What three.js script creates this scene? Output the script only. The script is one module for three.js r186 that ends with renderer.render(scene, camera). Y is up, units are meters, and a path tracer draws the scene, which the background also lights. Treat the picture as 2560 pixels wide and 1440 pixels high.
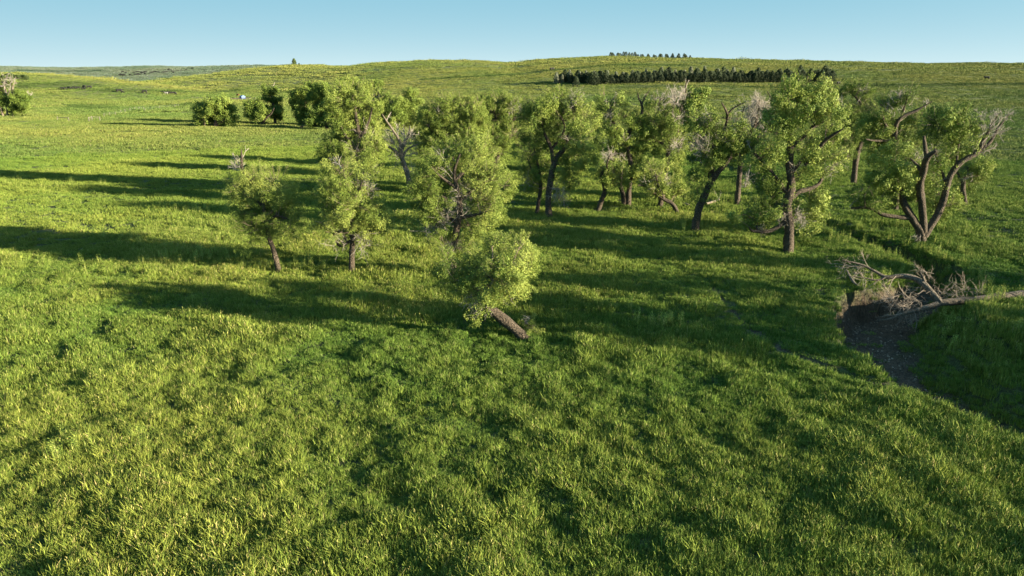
import * as THREE from 'three';
import { mergeGeometries } from 'three/addons/utils/BufferGeometryUtils.js';
import { ImprovedNoise } from 'three/addons/math/ImprovedNoise.js';
import { MarchingCubes } from 'three/addons/objects/MarchingCubes.js';

// ------------------------------------------------------------------ camera, sky, sun, exposure
const scene = new THREE.Scene();
const CAM_H = 14, PITCH = 17.5 * Math.PI / 180, FOV = 46;
const camera = new THREE.PerspectiveCamera(FOV, 16 / 9, 0.5, 9000);
camera.position.set(0, CAM_H, 0);
camera.rotation.set(-PITCH, 0, 0);
const renderer = new THREE.WebGLRenderer({ antialias: true });
renderer.toneMapping = THREE.LinearToneMapping;
renderer.toneMappingExposure = 3.9;
renderer.shadowMap.enabled = true;

const SUN_EL = 11.5 * Math.PI / 180, SUN_AZ = 9.5 * Math.PI / 180;      // azimuth: from +x towards the viewer (+z)
const sunDir = new THREE.Vector3(Math.cos(SUN_EL) * Math.cos(SUN_AZ), Math.sin(SUN_EL), Math.cos(SUN_EL) * Math.sin(SUN_AZ));
const sun = new THREE.DirectionalLight(new THREE.Color().setRGB(1, 0.87, 0.62), 5);
sun.position.copy(sunDir).multiplyScalar(400); sun.castShadow = true;
sun.shadow.camera.left = -160; sun.shadow.camera.right = 160; sun.shadow.camera.top = 120; sun.shadow.camera.bottom = -120; sun.shadow.camera.far = 900;
sun.shadow.mapSize.set(4096, 4096);
scene.add(sun, sun.target);
sun.target.position.set(0, 0, -60);

{ // clear sky: blue overhead, pale towards the horizon, a little brighter towards the sun's side
  const W = 512, Hh = 512, d = new Float32Array(W * Hh * 4);
  const hor = [0.53, 0.675, 0.70], mid = [0.175, 0.44, 0.56], zen = [0.12, 0.30, 0.48];
  for (let j = 0; j < Hh; j++) for (let i = 0; i < W; i++) {
    const el = ((j + 0.5) / Hh - 0.5) * Math.PI, az = ((i + 0.5) / W - 0.5) * 2 * Math.PI;
    const x = Math.cos(el) * Math.cos(az), y = Math.sin(el), z = Math.cos(el) * Math.sin(az);
    const e = Math.max(0, el) * 180 / Math.PI;
    const a = Math.exp(-e / 3.6), b = Math.exp(-e / 28);
    const s = Math.max(0, x * sunDir.x + y * sunDir.y + z * sunDir.z);
    const glow = 0.45 * Math.pow(s, 3) + 0.5 * Math.pow(s, 14);
    for (let c = 0; c < 3; c++) {
      let v = a * hor[c] + (1 - a) * (b * mid[c] + (1 - b) * zen[c]);
      v += glow * [0.62, 0.60, 0.54][c];
      d[(j * W + i) * 4 + c] = v * 0.336;
    }
    d[(j * W + i) * 4 + 3] = 1;
  }
  const t = new THREE.DataTexture(d, W, Hh, THREE.RGBAFormat, THREE.FloatType);
  t.mapping = THREE.EquirectangularReflectionMapping; t.magFilter = THREE.LinearFilter; t.minFilter = THREE.LinearFilter; t.needsUpdate = true;
  scene.background = t; scene.environment = t;
}

// ------------------------------------------------------------------ helpers
let seed = 12345;
const rnd = () => { seed |= 0; seed = seed + 0x6D2B79F5 | 0; let t = Math.imul(seed ^ seed >>> 15, 1 | seed); t = t + Math.imul(t ^ t >>> 7, 61 | t) ^ t; return ((t ^ t >>> 14) >>> 0) / 4294967296; };
const reseed = (n) => { seed = n * 7919 + 13; };
const rr = (a, b) => a + (b - a) * rnd();
const sm = (a, b, x) => { if (a > b) return 1 - sm(b, a, x); const t = Math.min(1, Math.max(0, (x - a) / (b - a))); return t * t * (3 - 2 * t); };
const lerp = (a, b, t) => a + (b - a) * t;
const PN = new ImprovedNoise();
const noise = (x, y, z = 0) => PN.noise(x, y, z);
const fbm = (x, y, o = 3) => { let s = 0, a = 0.5; for (let i = 0; i < o; i++) { s += a * PN.noise(x, y, 7.3 * i + 0.37); x = x * 2.03 + 11.1; y = y * 2.03 - 5.7; a *= 0.5; } return s; };
const V = (x, y, z) => new THREE.Vector3(x, y, z);
const table = (t, x) => { if (x <= t[0][0]) return t[0][1]; for (let i = 1; i < t.length; i++) if (x <= t[i][0]) { const u = (x - t[i - 1][0]) / (t[i][0] - t[i - 1][0]), k = u * u * (3 - 2 * u) * 0.6 + u * 0.4; return lerp(t[i - 1][1], t[i][1], k); } return t[t.length - 1][1]; };
const taken = {};
const numbered = (n) => { const k = taken[n] = (taken[n] ?? -1) + 1; return k ? n + '_' + String(k).padStart(3, '0') : n; };
function tag(o, label, category, group, kind) { o.userData.label = label; if (category) o.userData.category = category; if (group) o.userData.group = group; if (kind) o.userData.kind = kind; return o; }
const shade = (o) => { o.traverse((m) => { if (m.isMesh) { m.castShadow = true; m.receiveShadow = true; } }); return o; };

// a sight line of the survey: place on the photograph (2560 x 1440) -> direction in the world, used once to survey where things stand
const F = 720 / Math.tan(FOV / 2 * Math.PI / 180);
function rayOf(px, py) {
  const u = (px - 1280) / F, v = (py - 720) / F, c = Math.cos(PITCH), s = Math.sin(PITCH);
  return { x: u, y: -(s + v * c), z: -(c - v * s) };
}
const atDepth = (px, py, depth) => { const r = rayOf(px, py), t = depth / -r.z; return V(r.x * t, CAM_H + r.y * t, -depth); };
const onPlane = (px, py, y) => { const r = rayOf(px, py), t = (y - CAM_H) / r.y; return [r.x * t, -r.z * t]; };

// ------------------------------------------------------------------ terrain
const crest = (Z) => (y) => CAM_H - Z * Math.tan(PITCH + Math.atan((y - 720) / F));
const ridge = (Z, list) => list.map(([px, y]) => [(px - 1280) / (F / Math.cos(PITCH)) * Z, crest(Z)(y)]);
const ridgeA = ridge(720, [[200, 222], [340, 209], [440, 198], [540, 186], [640, 173], [740, 162], [870, 165], [960, 156], [1080, 151], [1180, 154], [1280, 159], [1370, 148], [1500, 142], [1700, 147], [1800, 150], [2050, 154], [2270, 161], [2400, 158], [2560, 161], [2900, 158]]);
const ridgeB = ridge(1050, [[-400, 160], [0, 166], [120, 170], [230, 169], [300, 168], [380, 165], [480, 168], [560, 166], [660, 163], [740, 166], [1000, 175], [2270, 164], [2400, 157], [2560, 160], [2900, 160]]);
const ridgeC = ridge(470, [[-500, 168], [-200, 174], [0, 182], [100, 187], [200, 197], [300, 209], [390, 224], [470, 236], [2560, 236]]);
// the creek: surveyed centre line at bed level, [px, py, depth, half bed width, bank width left of flow, bank width right of flow]
const creekSpec = [
  [1560, 392, 0.7, 0.6, 1.5, 1.5], [1700, 410, 1.0, 0.6, 1.4, 1.4], [1790, 427, 1.1, 0.6, 1.3, 1.3], [1862, 452, 1.2, 0.6, 1.2, 1.2], [1905, 500, 1.2, 0.5, 1.2, 1.4], [1955, 552, 1.3, 0.5, 1.5, 1.3],
  [2040, 592, 1.6, 0.6, 1.4, 1.1], [2130, 634, 1.7, 0.6, 1.4, 1.0], [2222, 676, 1.8, 0.7, 1.4, 0.9], [2300, 716, 1.9, 0.8, 1.4, 0.9], [2326, 752, 1.9, 0.9, 2.0, 0.9], [2270, 795, 2.0, 1.1, 3.0, 0.9], [2200, 832, 2.2, 1.5, 4.5, 0.9],
  [2172, 880, 2.3, 1.7, 6.0, 0.9], [2218, 968, 2.5, 1.9, 6.5, 1.0], [2315, 1050, 2.6, 1.8, 6.5, 1.1], [2445, 1120, 2.6, 1.8, 6.0, 1.2], [2595, 1180, 2.6, 1.9, 6.0, 1.4], [2780, 1200, 2.4, 1.6, 5.0, 2.2], [3000, 1240, 2.3, 1.5, 5.0, 2.3]];
const creek = [];
{ // smooth the centre line
  const c3 = new THREE.CatmullRomCurve3(creekSpec.map((p) => { const [x, Z] = onPlane(p[0], p[1], -p[2]); return V(x, 0, Z); }), false, 'centripetal');
  const n = creekSpec.length - 1, per = 6;
  for (let i = 0; i <= n * per; i++) {
    const t = i / per, k = Math.min(n - 1, Math.floor(t)), u = t - k, p = c3.getPoint(i / (n * per));
    creek.push([p.x, p.z, ...[2, 3, 4, 5].map((q) => lerp(creekSpec[k][q], creekSpec[k + 1][q], u))]);
  }
}
const creekBox = creek.reduce((b, p) => [Math.min(b[0], p[0]), Math.max(b[1], p[0]), Math.min(b[2], p[1]), Math.max(b[3], p[1])], [1e9, -1e9, 1e9, -1e9]);
const trailPts = [[1765, 705], [1810, 755], [1850, 800], [1905, 850], [1975, 888], [2060, 918], [2140, 940], [2230, 965]].map(([a, b]) => onPlane(a, b, 0));
function polyDist(pts, x, Z) {
  let best = 1e9, seg = 0, tt = 0, side = 1;
  for (let i = 0; i < pts.length - 1; i++) {
    const ax = pts[i][0], az = pts[i][1], dx = pts[i + 1][0] - ax, dz = pts[i + 1][1] - az, l2 = dx * dx + dz * dz;
    const t = Math.max(0, Math.min(1, ((x - ax) * dx + (Z - az) * dz) / l2)), ex = x - ax - dx * t, ez = Z - az - dz * t, d = ex * ex + ez * ez;
    if (d < best) { best = d; seg = i; tt = t; side = dx * ez - dz * ex > 0 ? 1 : -1; }
  }
  return [Math.sqrt(best), seg, tt, side];
}
// cut: 0 on the meadow, 1 on the creek bed
function creekAt(x, Z) {
  if (x < creekBox[0] - 10 || x > creekBox[1] + 10 || Z < creekBox[2] - 10 || Z > creekBox[3] + 10) return null;
  const [d, k, t, side] = polyDist(creek, x, Z), q = (i) => lerp(creek[k][i], creek[k + 1][i], t);
  const wob = 0.75 * noise(x * 0.42, Z * 0.42, 3) + 0.45 * noise(x * 1.1, Z * 1.1, 31) + 0.22 * noise(x * 2.6, Z * 2.6, 5), bed = q(3), bank = side > 0 ? q(4) : q(5);
  const dd = Math.max(0, d + wob * Math.min(1.2, bank * 0.6));
  if (dd > bed + bank + 0.5) return null;
  const steep = bank < 1.8;
  let s = Math.min(1, Math.max(0, (dd - bed) / bank));
  s = steep ? sm(0, 1, Math.pow(s, 0.8)) : (0.75 * s + 0.25 * sm(0, 1, s));
  const bareK = side < 0 ? sm(58, 64, k + t) * (1 - sm(82, 88, k + t)) : 0, bedK = 0.35 + 0.35 * sm(46, 58, k + t) + 0.6 * noise(x * 0.7, Z * 0.7, 12);
  return { cut: 1 - s, depth: q(2), d: dd, bed, steep, bank, soil: Math.max(bareK * sm(0.12, 0.3, 1 - s + 0.25 * noise(x * 1.1, Z * 1.1, 21)), sm(0.25, 0.6, bedK) * sm(0.86, 0.97, 1 - s)) };
}
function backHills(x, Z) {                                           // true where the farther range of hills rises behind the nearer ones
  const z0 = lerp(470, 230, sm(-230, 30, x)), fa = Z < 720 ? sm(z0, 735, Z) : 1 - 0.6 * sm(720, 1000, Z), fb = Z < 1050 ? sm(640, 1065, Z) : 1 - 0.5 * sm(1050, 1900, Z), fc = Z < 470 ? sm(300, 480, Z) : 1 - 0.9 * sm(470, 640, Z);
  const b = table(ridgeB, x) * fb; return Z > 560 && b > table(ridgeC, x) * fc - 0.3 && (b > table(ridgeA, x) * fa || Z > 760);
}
function base(x, Z) {                                                // the meadow and the hills, without the creek
  let y = 0;
  if (Z > 150) {
    const z0 = lerp(470, 230, sm(-230, 30, x));
    const a = table(ridgeA, x), fa = Z < 720 ? sm(z0, 735, Z) * 1.0 : 1 - 0.6 * sm(720, 1000, Z);
    const bq = table(ridgeB, x), fb = Z < 1050 ? sm(640, 1065, Z) : 1 - 0.5 * sm(1050, 1900, Z);
    const c = table(ridgeC, x), fc = Z < 470 ? sm(300, 480, Z) : 1 - 0.9 * sm(470, 640, Z);
    y = Math.max(a * fa, bq * fb, c * fc);
    y += sm(250, 600, Z) * (1.6 * fbm(x / 130, Z / 100, 2) + 0.5 * fbm(x / 33, Z / 30, 2)) * (Z > 600 ? 0.7 : 1);
  }
  const far = sm(60, 200, Math.abs(Z));
  y += lerp(0.34, 0.7, far) * fbm(x / 17, Z / 21 + 3.3, 2) + 0.24 * noise(x / 4.3, Z / 3.6, 9) + (0.12 * noise(x / 1.7, Z / 1.5, 4) + 0.13 * sm(48, 26, Z + 0.3 * x) * noise((x + Z) / 1.9, (x - Z) / 11, 17)) * (1 - far);
  return y;
}
function height(x, Z) {
  let y = base(x, Z);
  const c = creekAt(x, Z);
  if (c && c.cut > 0) y = lerp(y, -c.depth + 0.12 * noise(x * 1.3, Z * 1.3, 2), c.cut);
  if (x > 12 && x < 30 && Z > 25 && Z < 50) { const d = polyDist(trailPts, x, Z)[0]; y -= 0.17 * (1 - sm(0.1, 0.5, d)); }
  return y;
}
const FEED = onPlane(600, 249, 0), dirtR = [10, 16];
const dirt = (x, Z) => { const a = (x - FEED[0] + 2.5) / dirtR[0], b = (Z - FEED[1]) / dirtR[1]; return 1 - sm(0.8, 1.15, Math.sqrt(a * a + b * b) + 0.25 * noise(x / 3, Z / 4)); };
function ground(px, py, zmax = 1500) {                               // where a survey sight line meets the ground
  const r = rayOf(px, py); let t0 = 5, step = 0.5;
  for (let t = 8; t < zmax * 1.2; t += step) {
    step = Math.max(0.25, t * 0.004);
    if (CAM_H + r.y * t < height(r.x * t, -r.z * t)) {
      let a = t0, b = t;
      for (let i = 0; i < 20; i++) { const m = (a + b) / 2; if (CAM_H + r.y * m < height(r.x * m, -r.z * m)) b = m; else a = m; }
      return V(r.x * b, height(r.x * b, -r.z * b), r.z * b);
    }
    t0 = t;
  }
  return null;
}

function texture(n, f, srgb = true) {
  const d = new Uint8Array(n * n * 4);
  for (let j = 0; j < n; j++) for (let i = 0; i < n; i++) { const c = f(i / n, j / n); for (let k = 0; k < 3; k++) d[(j * n + i) * 4 + k] = Math.max(0, Math.min(255, c[k] * 255)); d[(j * n + i) * 4 + 3] = 255; }
  const t = new THREE.DataTexture(d, n, n); t.wrapS = t.wrapT = THREE.RepeatWrapping; t.magFilter = THREE.LinearFilter; t.minFilter = THREE.LinearMipmapLinearFilter; t.generateMipmaps = true;
  if (srgb) t.colorSpace = THREE.SRGBColorSpace; t.needsUpdate = true; return t;
}
const tileNoise = (u, v, f, k) => { // tiles over the unit square
  const a = 2 * Math.PI; return PN.noise(Math.cos(a * u) * f / a + k, Math.sin(a * u) * f / a + Math.cos(a * v) * f / a, Math.sin(a * v) * f / a + k * 1.7);
};
{ // ground sheet
  const lines = (parts) => { const o = []; for (const [a, b, s] of parts) for (let v = a; v < b - 1e-6; v += s) o.push(v); return o; };
  const grow = (a, b, s, g) => { const o = []; for (let v = a; v < b; v += s, s *= g) o.push(v); o.push(b); return o; };
  const xs0 = lines([[-62, -46, 0.8], [-46, 11, 0.45], [11, 42, 0.22], [42, 62, 0.5]]);
  const right = grow(62, 3500, 1.0, 1.06), left = grow(62, 3500, 1.0, 1.06).map((v) => -v).reverse();
  const xs = [...left.slice(0, -1), -62.5, ...xs0, ...right];
  const zs = [...grow(4, 600, 3, 1.25).map((v) => 8 - v).reverse(), ...lines([[5, 20, 0.5], [20, 60, 0.22], [60, 110, 0.5]]), ...grow(110, 5000, 0.6, 1.022)];
  const nx = xs.length, nz = zs.length, P = new Float32Array(nx * nz * 3), C = new Float32Array(nx * nz * 3), U = new Float32Array(nx * nz * 2), I = [];
  for (let j = 0; j < nz; j++) for (let i = 0; i < nx; i++) {
    const k = j * nx + i, x = xs[i], Z = zs[j]; P[3 * k] = x; P[3 * k + 1] = height(x, Z); P[3 * k + 2] = -Z; U[2 * k] = x / 3; U[2 * k + 1] = Z / 3;
    const n = fbm(x / 20, Z / 20, 3), m = noise(x / 1.3, Z / 1.3, 6);
    let col = [0.095 + 0.02 * n + 0.014 * m, 0.118 + 0.03 * n + 0.012 * m, 0.032];
    if (Z > 160) { const t = sm(160, 230, Z); col = [lerp(col[0], 0.17 + 0.04 * n, t), lerp(col[1], 0.20 + 0.03 * n, t), lerp(col[2], 0.035, t)]; }
    const c = creekAt(x, Z);
    if (c) {
      const soil = c.soil, g = 0.5 + 0.5 * m;
      const s = [lerp(0.085, 0.15, g), lerp(0.060, 0.105, g), lerp(0.040, 0.070, g)]; for (let q = 0; q < 3; q++) col[q] = lerp(col[q], s[q], soil);
    }
    if (x > 12 && x < 30 && Z > 25 && Z < 50) { const d = polyDist(trailPts, x, Z)[0], t = 1 - sm(0.15, 0.4, d + 0.25 * m); col = [lerp(col[0], 0.17, t), lerp(col[1], 0.135, t), lerp(col[2], 0.09, t)]; }
    const dp = dirt(x, Z); if (dp > 0) col = [lerp(col[0], 0.26, dp), lerp(col[1], 0.15, dp), lerp(col[2], 0.09, dp)];
    C.set(col, 3 * k);
  }
  for (let j = 0; j < nz - 1; j++) for (let i = 0; i < nx - 1; i++) { const a = j * nx + i, b = a + 1, c = a + nx, d = c + 1; I.push(a, b, c, b, d, c); }
  const g = new THREE.BufferGeometry(); g.setAttribute('position', new THREE.BufferAttribute(P, 3)); g.setAttribute('color', new THREE.BufferAttribute(C, 3)); g.setAttribute('uv', new THREE.BufferAttribute(U, 2)); g.setIndex(I); g.computeVertexNormals();
  const grain = texture(512, (u, v) => { const a = 0.72 + 0.28 * tileNoise(u, v, 60, 1) + 0.25 * tileNoise(u, v, 24, 5) + 0.2 * tileNoise(u, v, 130, 9); return [a, a, a * 0.97]; });
  const m = new THREE.MeshStandardMaterial({ vertexColors: true, map: grain, bumpMap: grain, bumpScale: 0.05, roughness: 1 });
  const mesh = new THREE.Mesh(g, m); mesh.name = 'ground'; mesh.receiveShadow = true; mesh.castShadow = true; mesh.userData.kind = 'structure'; mesh.userData.label = 'rolling prairie ground with an eroded creek cut'; scene.add(mesh);
  console.log('ground', nx, nz, nx * nz * 2);
}

// ------------------------------------------------------------------ grass
const mix3 = (a, b, t) => [lerp(a[0], b[0], t), lerp(a[1], b[1], t), lerp(a[2], b[2], t)];
class Buf {                                                          // loose triangles with vertex colours
  constructor() { this.p = []; this.c = []; this.i = []; this.n = 0; }
  v(x, y, z, c) { this.p.push(x, y, z); if (c) this.c.push(c[0], c[1], c[2]); return this.n++; }
  t(a, b, c) { this.i.push(a, b, c); }
  geo() { const g = new THREE.BufferGeometry(); g.setAttribute('position', new THREE.Float32BufferAttribute(this.p, 3)); if (this.c.length) g.setAttribute('color', new THREE.Float32BufferAttribute(this.c, 3)); g.setIndex(this.i); g.computeVertexNormals(); return g; }
}
const GREEN = [0.112, 0.190, 0.025], LIME = [0.240, 0.304, 0.057], DEEP = [0.048, 0.104, 0.018], STRAW = [0.34, 0.31, 0.15];
function blade(b, x, z, h, w, lean, az, turn, col) {
  const dx = Math.cos(az), dz = Math.sin(az), wx = Math.cos(turn) * w / 2, wz = Math.sin(turn) * w / 2;
  const m = [x + dx * lean * 0.3 * h, h * 0.58, z + dz * lean * 0.3 * h], t = [x + dx * lean * h, h, z + dz * lean * h];
  const a = b.v(x - wx * 0.8, -0.05, z - wz * 0.8, col), c = b.v(x + wx * 0.8, -0.05, z + wz * 0.8, col), d = b.v(m[0] - wx, m[1], m[2] - wz, col), e = b.v(m[0] + wx, m[1], m[2] + wz, col), f = b.v(...t, col);
  b.t(a, c, e); b.t(a, e, d); b.t(d, e, f);
}
function clump(n, R, h, w, leafy = 0, head = 0, even = 0) {                      // a patch of small tufts, each leaning outwards from its own middle
  const b = new Buf(), per = 6, tr = R * 0.26;
  for (let q = 0; q < n / per; q++) {
    const r = R * Math.sqrt(rnd()), a = rnd() * 6.283, tx = r * Math.cos(a), tz = r * Math.sin(a), th = h * rr(0.55, 1.1) * (1 - 0.25 * (r / R) ** 2), k = rnd(), drift = rnd() * 6.283;
    const tone = mix3(k < 0.45 ? mix3(GREEN, LIME, rnd()) : k < 0.82 ? mix3(GREEN, DEEP, rnd()) : mix3(LIME, GREEN, rnd() * 0.3), mix3(mix3(GREEN, LIME, 0.3), STRAW, 0.06), Math.max(0.3, even));
    for (let i = 0; i < per; i++) {
      const s = tr * Math.sqrt(rnd()), t = rnd() * 6.283, x = tx + s * Math.cos(t), z = tz + s * Math.sin(t), f = rr(0.85, 1.15);
      const col = rnd() < 0.06 ? mix3(STRAW, LIME, rnd()) : tone.map((v) => v * f), hh = th * rr(0.6, 1.08);
      blade(b, x, z, hh, w * rr(0.7, 1.4), rr(0.1, 0.6), lerp(t, drift, 0.3), rnd() * 6.283, col);
      if (rnd() < head) { // seed head: a thin spindle above the blade
        const c2 = mix3(STRAW, LIME, rr(0.4, 0.9)), y0 = hh, y1 = hh * 1.3, ww = w * rr(0.5, 0.8), u = rnd() * 3.14;
        blade(b, x, z, y0 + 0.02, w * 0.35, 0, 0, u, c2);
        const A = b.v(x, y0 * 0.95, z, c2), B = b.v(x + ww * Math.cos(u), (y0 + y1) / 2, z + ww * Math.sin(u), c2), C = b.v(x + 0.03, y1, z, c2), D = b.v(x - ww * Math.cos(u), (y0 + y1) / 2, z - ww * Math.sin(u), c2); b.t(A, B, C); b.t(A, C, D);
      }
    }
  }
  for (let i = 0; i < leafy; i++) { // forb stems with small leaves
    const r = R * Math.sqrt(rnd()), a = rnd() * 6.283, x = r * Math.cos(a), z = r * Math.sin(a), hh = h * rr(0.7, 1.2), col = mix3(LIME, GREEN, rr(0, 0.8)), L = h * 0.10;
    blade(b, x, z, hh, w * 0.5, 0.1, a, a, col);
    for (let k = 0; k < 13; k++) {
      const y = hh * lerp(0.25, 1, k / 12), t = k * 2.4 + a, dx = Math.cos(t), dz = Math.sin(t), l = L * rr(0.6, 1.2), up = rr(0.1, 0.7) * l, s = 0.28 * l;
      const A = b.v(x, y, z, col), B = b.v(x + dx * l * 0.5 - dz * s, y + up * 0.6, z + dz * l * 0.5 + dx * s, col), C = b.v(x + dx * l, y + up, z + dz * l, col), D = b.v(x + dx * l * 0.5 + dz * s, y + up * 0.6, z + dz * l * 0.5 - dx * s, col); b.t(A, B, C); b.t(A, C, D);
    }
  }
  return b.geo();
}
const grassMat = new THREE.MeshPhysicalMaterial({ vertexColors: true, roughness: 0.75, side: THREE.DoubleSide, specularIntensity: 0.25 });
let nGrass = 0;
// damp hollows and a grown-over two-track of darker grass; gully shade painted in alike
const darkStrips = [[[1080, 198], [1200, 191], [1330, 182], [1430, 173], [1500, 166]], [[1990, 219], [2200, 215], [2380, 212], [2600, 210]], [[1560, 219], [1800, 217], [1990, 219]], [[60, 214], [120, 213], [200, 211.5]], [[180, 263], [215, 265], [240, 272], [285, 274]], [[425, 266], [470, 263], [510, 258]], [[250, 226.5], [420, 227], [600, 224]], [[1500, 166], [1600, 163], [1700, 163]], [[60, 176], [140, 178], [240, 177]]].map((l, i) => {
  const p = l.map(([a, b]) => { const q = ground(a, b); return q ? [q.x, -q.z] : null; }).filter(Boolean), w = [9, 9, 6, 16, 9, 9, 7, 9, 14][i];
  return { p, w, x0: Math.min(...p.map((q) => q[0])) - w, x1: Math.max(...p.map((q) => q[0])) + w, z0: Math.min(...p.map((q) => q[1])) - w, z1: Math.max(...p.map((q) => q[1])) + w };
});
function scatterGrass(name, label, geos, d0, d1, cell, sc, side = 0.98, keep = 1) {
  const lists = geos.map(() => []);
  const kx = 0.0, xm = d1 * side;
  for (let Z = d0 * 0.55; Z < d1; Z += cell) for (let x = -Math.min(xm, Z * side + 9); x < Math.min(xm, Z * side + 9); x += cell) {
    const X = x + rr(-0.5, 0.5) * cell, Q = Z + rr(-0.5, 0.5) * cell, dist = Math.hypot(X, Q) * (1 + 0.06 * (rnd() - 0.5));
    const pick = rnd(), pick2 = rnd();
    if (dist < d0 || dist >= d1 || pick2 > keep) continue;
    const g = Math.max(1, cell / 0.5), lump = fbm(X / (1.15 * g), Q / (1.35 * g), 2) * (g > 1.5 ? 0.5 : 1), big = fbm(X / (7 * Math.sqrt(g)) + 40, Q / (8 * Math.sqrt(g)), 3), huge = fbm(X / 55 - 9, Q / 65, 3);
    const streak = g > 1.5 ? 0 : noise((X + Q) / 1.1, (X - Q) / 4.5, 60);
    let s = (0.78 + 1.2 * lump + 1.0 * big + 0.28 * streak) * sc, tall = s;
    const low = g > 1.5 ? 0.55 : 0.3; if (s < low * sc) s = tall = low * sc;
    const y = height(X, Q), c = creekAt(X, Q);
    if (c && c.cut > 0) {
      if (pick2 < c.soil * 0.95) continue;
      s *= lerp(1, 0.65, c.cut) * lerp(1, 0.5, c.soil); tall = s;
    }
    if (X > 12 && X < 30 && Q > 25 && Q < 50) { const d = polyDist(trailPts, X, Q)[0]; const e = d + 0.25 * noise(X * 1.5, Q * 1.5, 3); if (e < 0.2) { if (pick2 < 0.8) continue; s *= 0.4; tall = s; } else if (e < 0.5) { tall *= 0.6; } }
    if (Q > 300 && dirt(X, Q) > 0.4) continue;
    // stands of different grasses: bluish-deep, plain green and drier yellow-green
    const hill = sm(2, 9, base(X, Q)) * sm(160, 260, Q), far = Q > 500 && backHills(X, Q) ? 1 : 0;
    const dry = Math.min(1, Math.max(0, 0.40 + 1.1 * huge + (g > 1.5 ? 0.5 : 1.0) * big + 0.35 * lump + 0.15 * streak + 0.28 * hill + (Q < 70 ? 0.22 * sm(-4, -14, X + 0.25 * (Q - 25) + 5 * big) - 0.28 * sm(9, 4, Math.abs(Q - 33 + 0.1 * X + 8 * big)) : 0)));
    let stripTone = 0; if (Q > 150) for (const w of darkStrips) if (X > w.x0 && X < w.x1 && Q > w.z0 && Q < w.z1) { const d = polyDist(w.p, X, Q)[0]; stripTone = Math.max(stripTone, 1 - sm(w.w * 0.6, w.w, d)); }
    const col = mix3([0.60, 0.76, 0.72], [1.24, 1.05, 1.10], dry * (1 - 0.9 * stripTone)).map((v) => v * (1 - 0.35 * stripTone));
    const pr = name === 'prairie_grass' ? 1 : 0, k = rr(0.9, 1.1) * (1 - 0.22 * far), bl = (1 + 1.8 * far) * (1 + 0.1 * pr); if (pr) { col[0] *= 0.90; col[1] *= 0.82; }  // prairie darkened evenly to replace the self-shadow its wide blades lack
    lists[Math.floor(pick * 0.999 * geos.length)].push([X, y, -Q, rnd() * 6.283, s, tall, col[0] * k * (1 - 0.12 * far), col[1] * k, col[2] * k * bl]);  // back hills tinted darker and bluer: haze put into the grass colour
  }
  const m = new THREE.Matrix4(), q = new THREE.Quaternion(), e = new THREE.Euler(), C = new THREE.Color();
  geos.forEach((g, i) => {
    const L = lists[i], im = new THREE.InstancedMesh(g, grassMat, L.length);
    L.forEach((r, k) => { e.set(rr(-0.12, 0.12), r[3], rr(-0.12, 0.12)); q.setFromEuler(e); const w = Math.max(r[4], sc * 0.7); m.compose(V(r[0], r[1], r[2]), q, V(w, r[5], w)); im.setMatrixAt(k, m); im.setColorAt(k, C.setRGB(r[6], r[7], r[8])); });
    im.name = numbered(name); im.castShadow = im.receiveShadow = true; tag(im, label, 'grass', null, 'stuff'); scene.add(im); nGrass += L.length;
  });
}
reseed(1);
scatterGrass('meadow_grass', 'long green grass of the near meadow', [clump(168, 0.36, 0.40, 0.018), clump(150, 0.36, 0.36, 0.017, 6), clump(156, 0.36, 0.42, 0.016, 3, 0.08), clump(150, 0.36, 0.52, 0.018, 2, 0.03), clump(150, 0.36, 0.44, 0.021)], 12, 36, 0.33, 1);
scatterGrass('meadow_grass', 'long green grass among the trees', [clump(200, 0.55, 0.42, 0.024), clump(190, 0.55, 0.42, 0.023, 6), clump(180, 0.55, 0.48, 0.022, 4, 0.06)], 36, 72, 0.5, 1);
scatterGrass('meadow_grass', 'long green grass behind the trees', [clump(184, 1.0, 0.46, 0.036), clump(160, 1.0, 0.46, 0.036, 14)], 72, 145, 0.95, 1.05);
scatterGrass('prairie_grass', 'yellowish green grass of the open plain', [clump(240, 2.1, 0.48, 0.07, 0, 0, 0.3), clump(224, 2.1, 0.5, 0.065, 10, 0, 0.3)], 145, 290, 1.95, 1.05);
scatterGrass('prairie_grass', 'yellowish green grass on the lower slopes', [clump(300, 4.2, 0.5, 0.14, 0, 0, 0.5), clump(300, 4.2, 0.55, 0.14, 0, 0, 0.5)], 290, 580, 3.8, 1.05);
scatterGrass('prairie_grass', 'grass on the far hills', [clump(340, 8, 0.55, 0.28, 0, 0, 0.65), clump(340, 8, 0.6, 0.28, 0, 0, 0.65)], 580, 1350, 7.5, 1.1);
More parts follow.
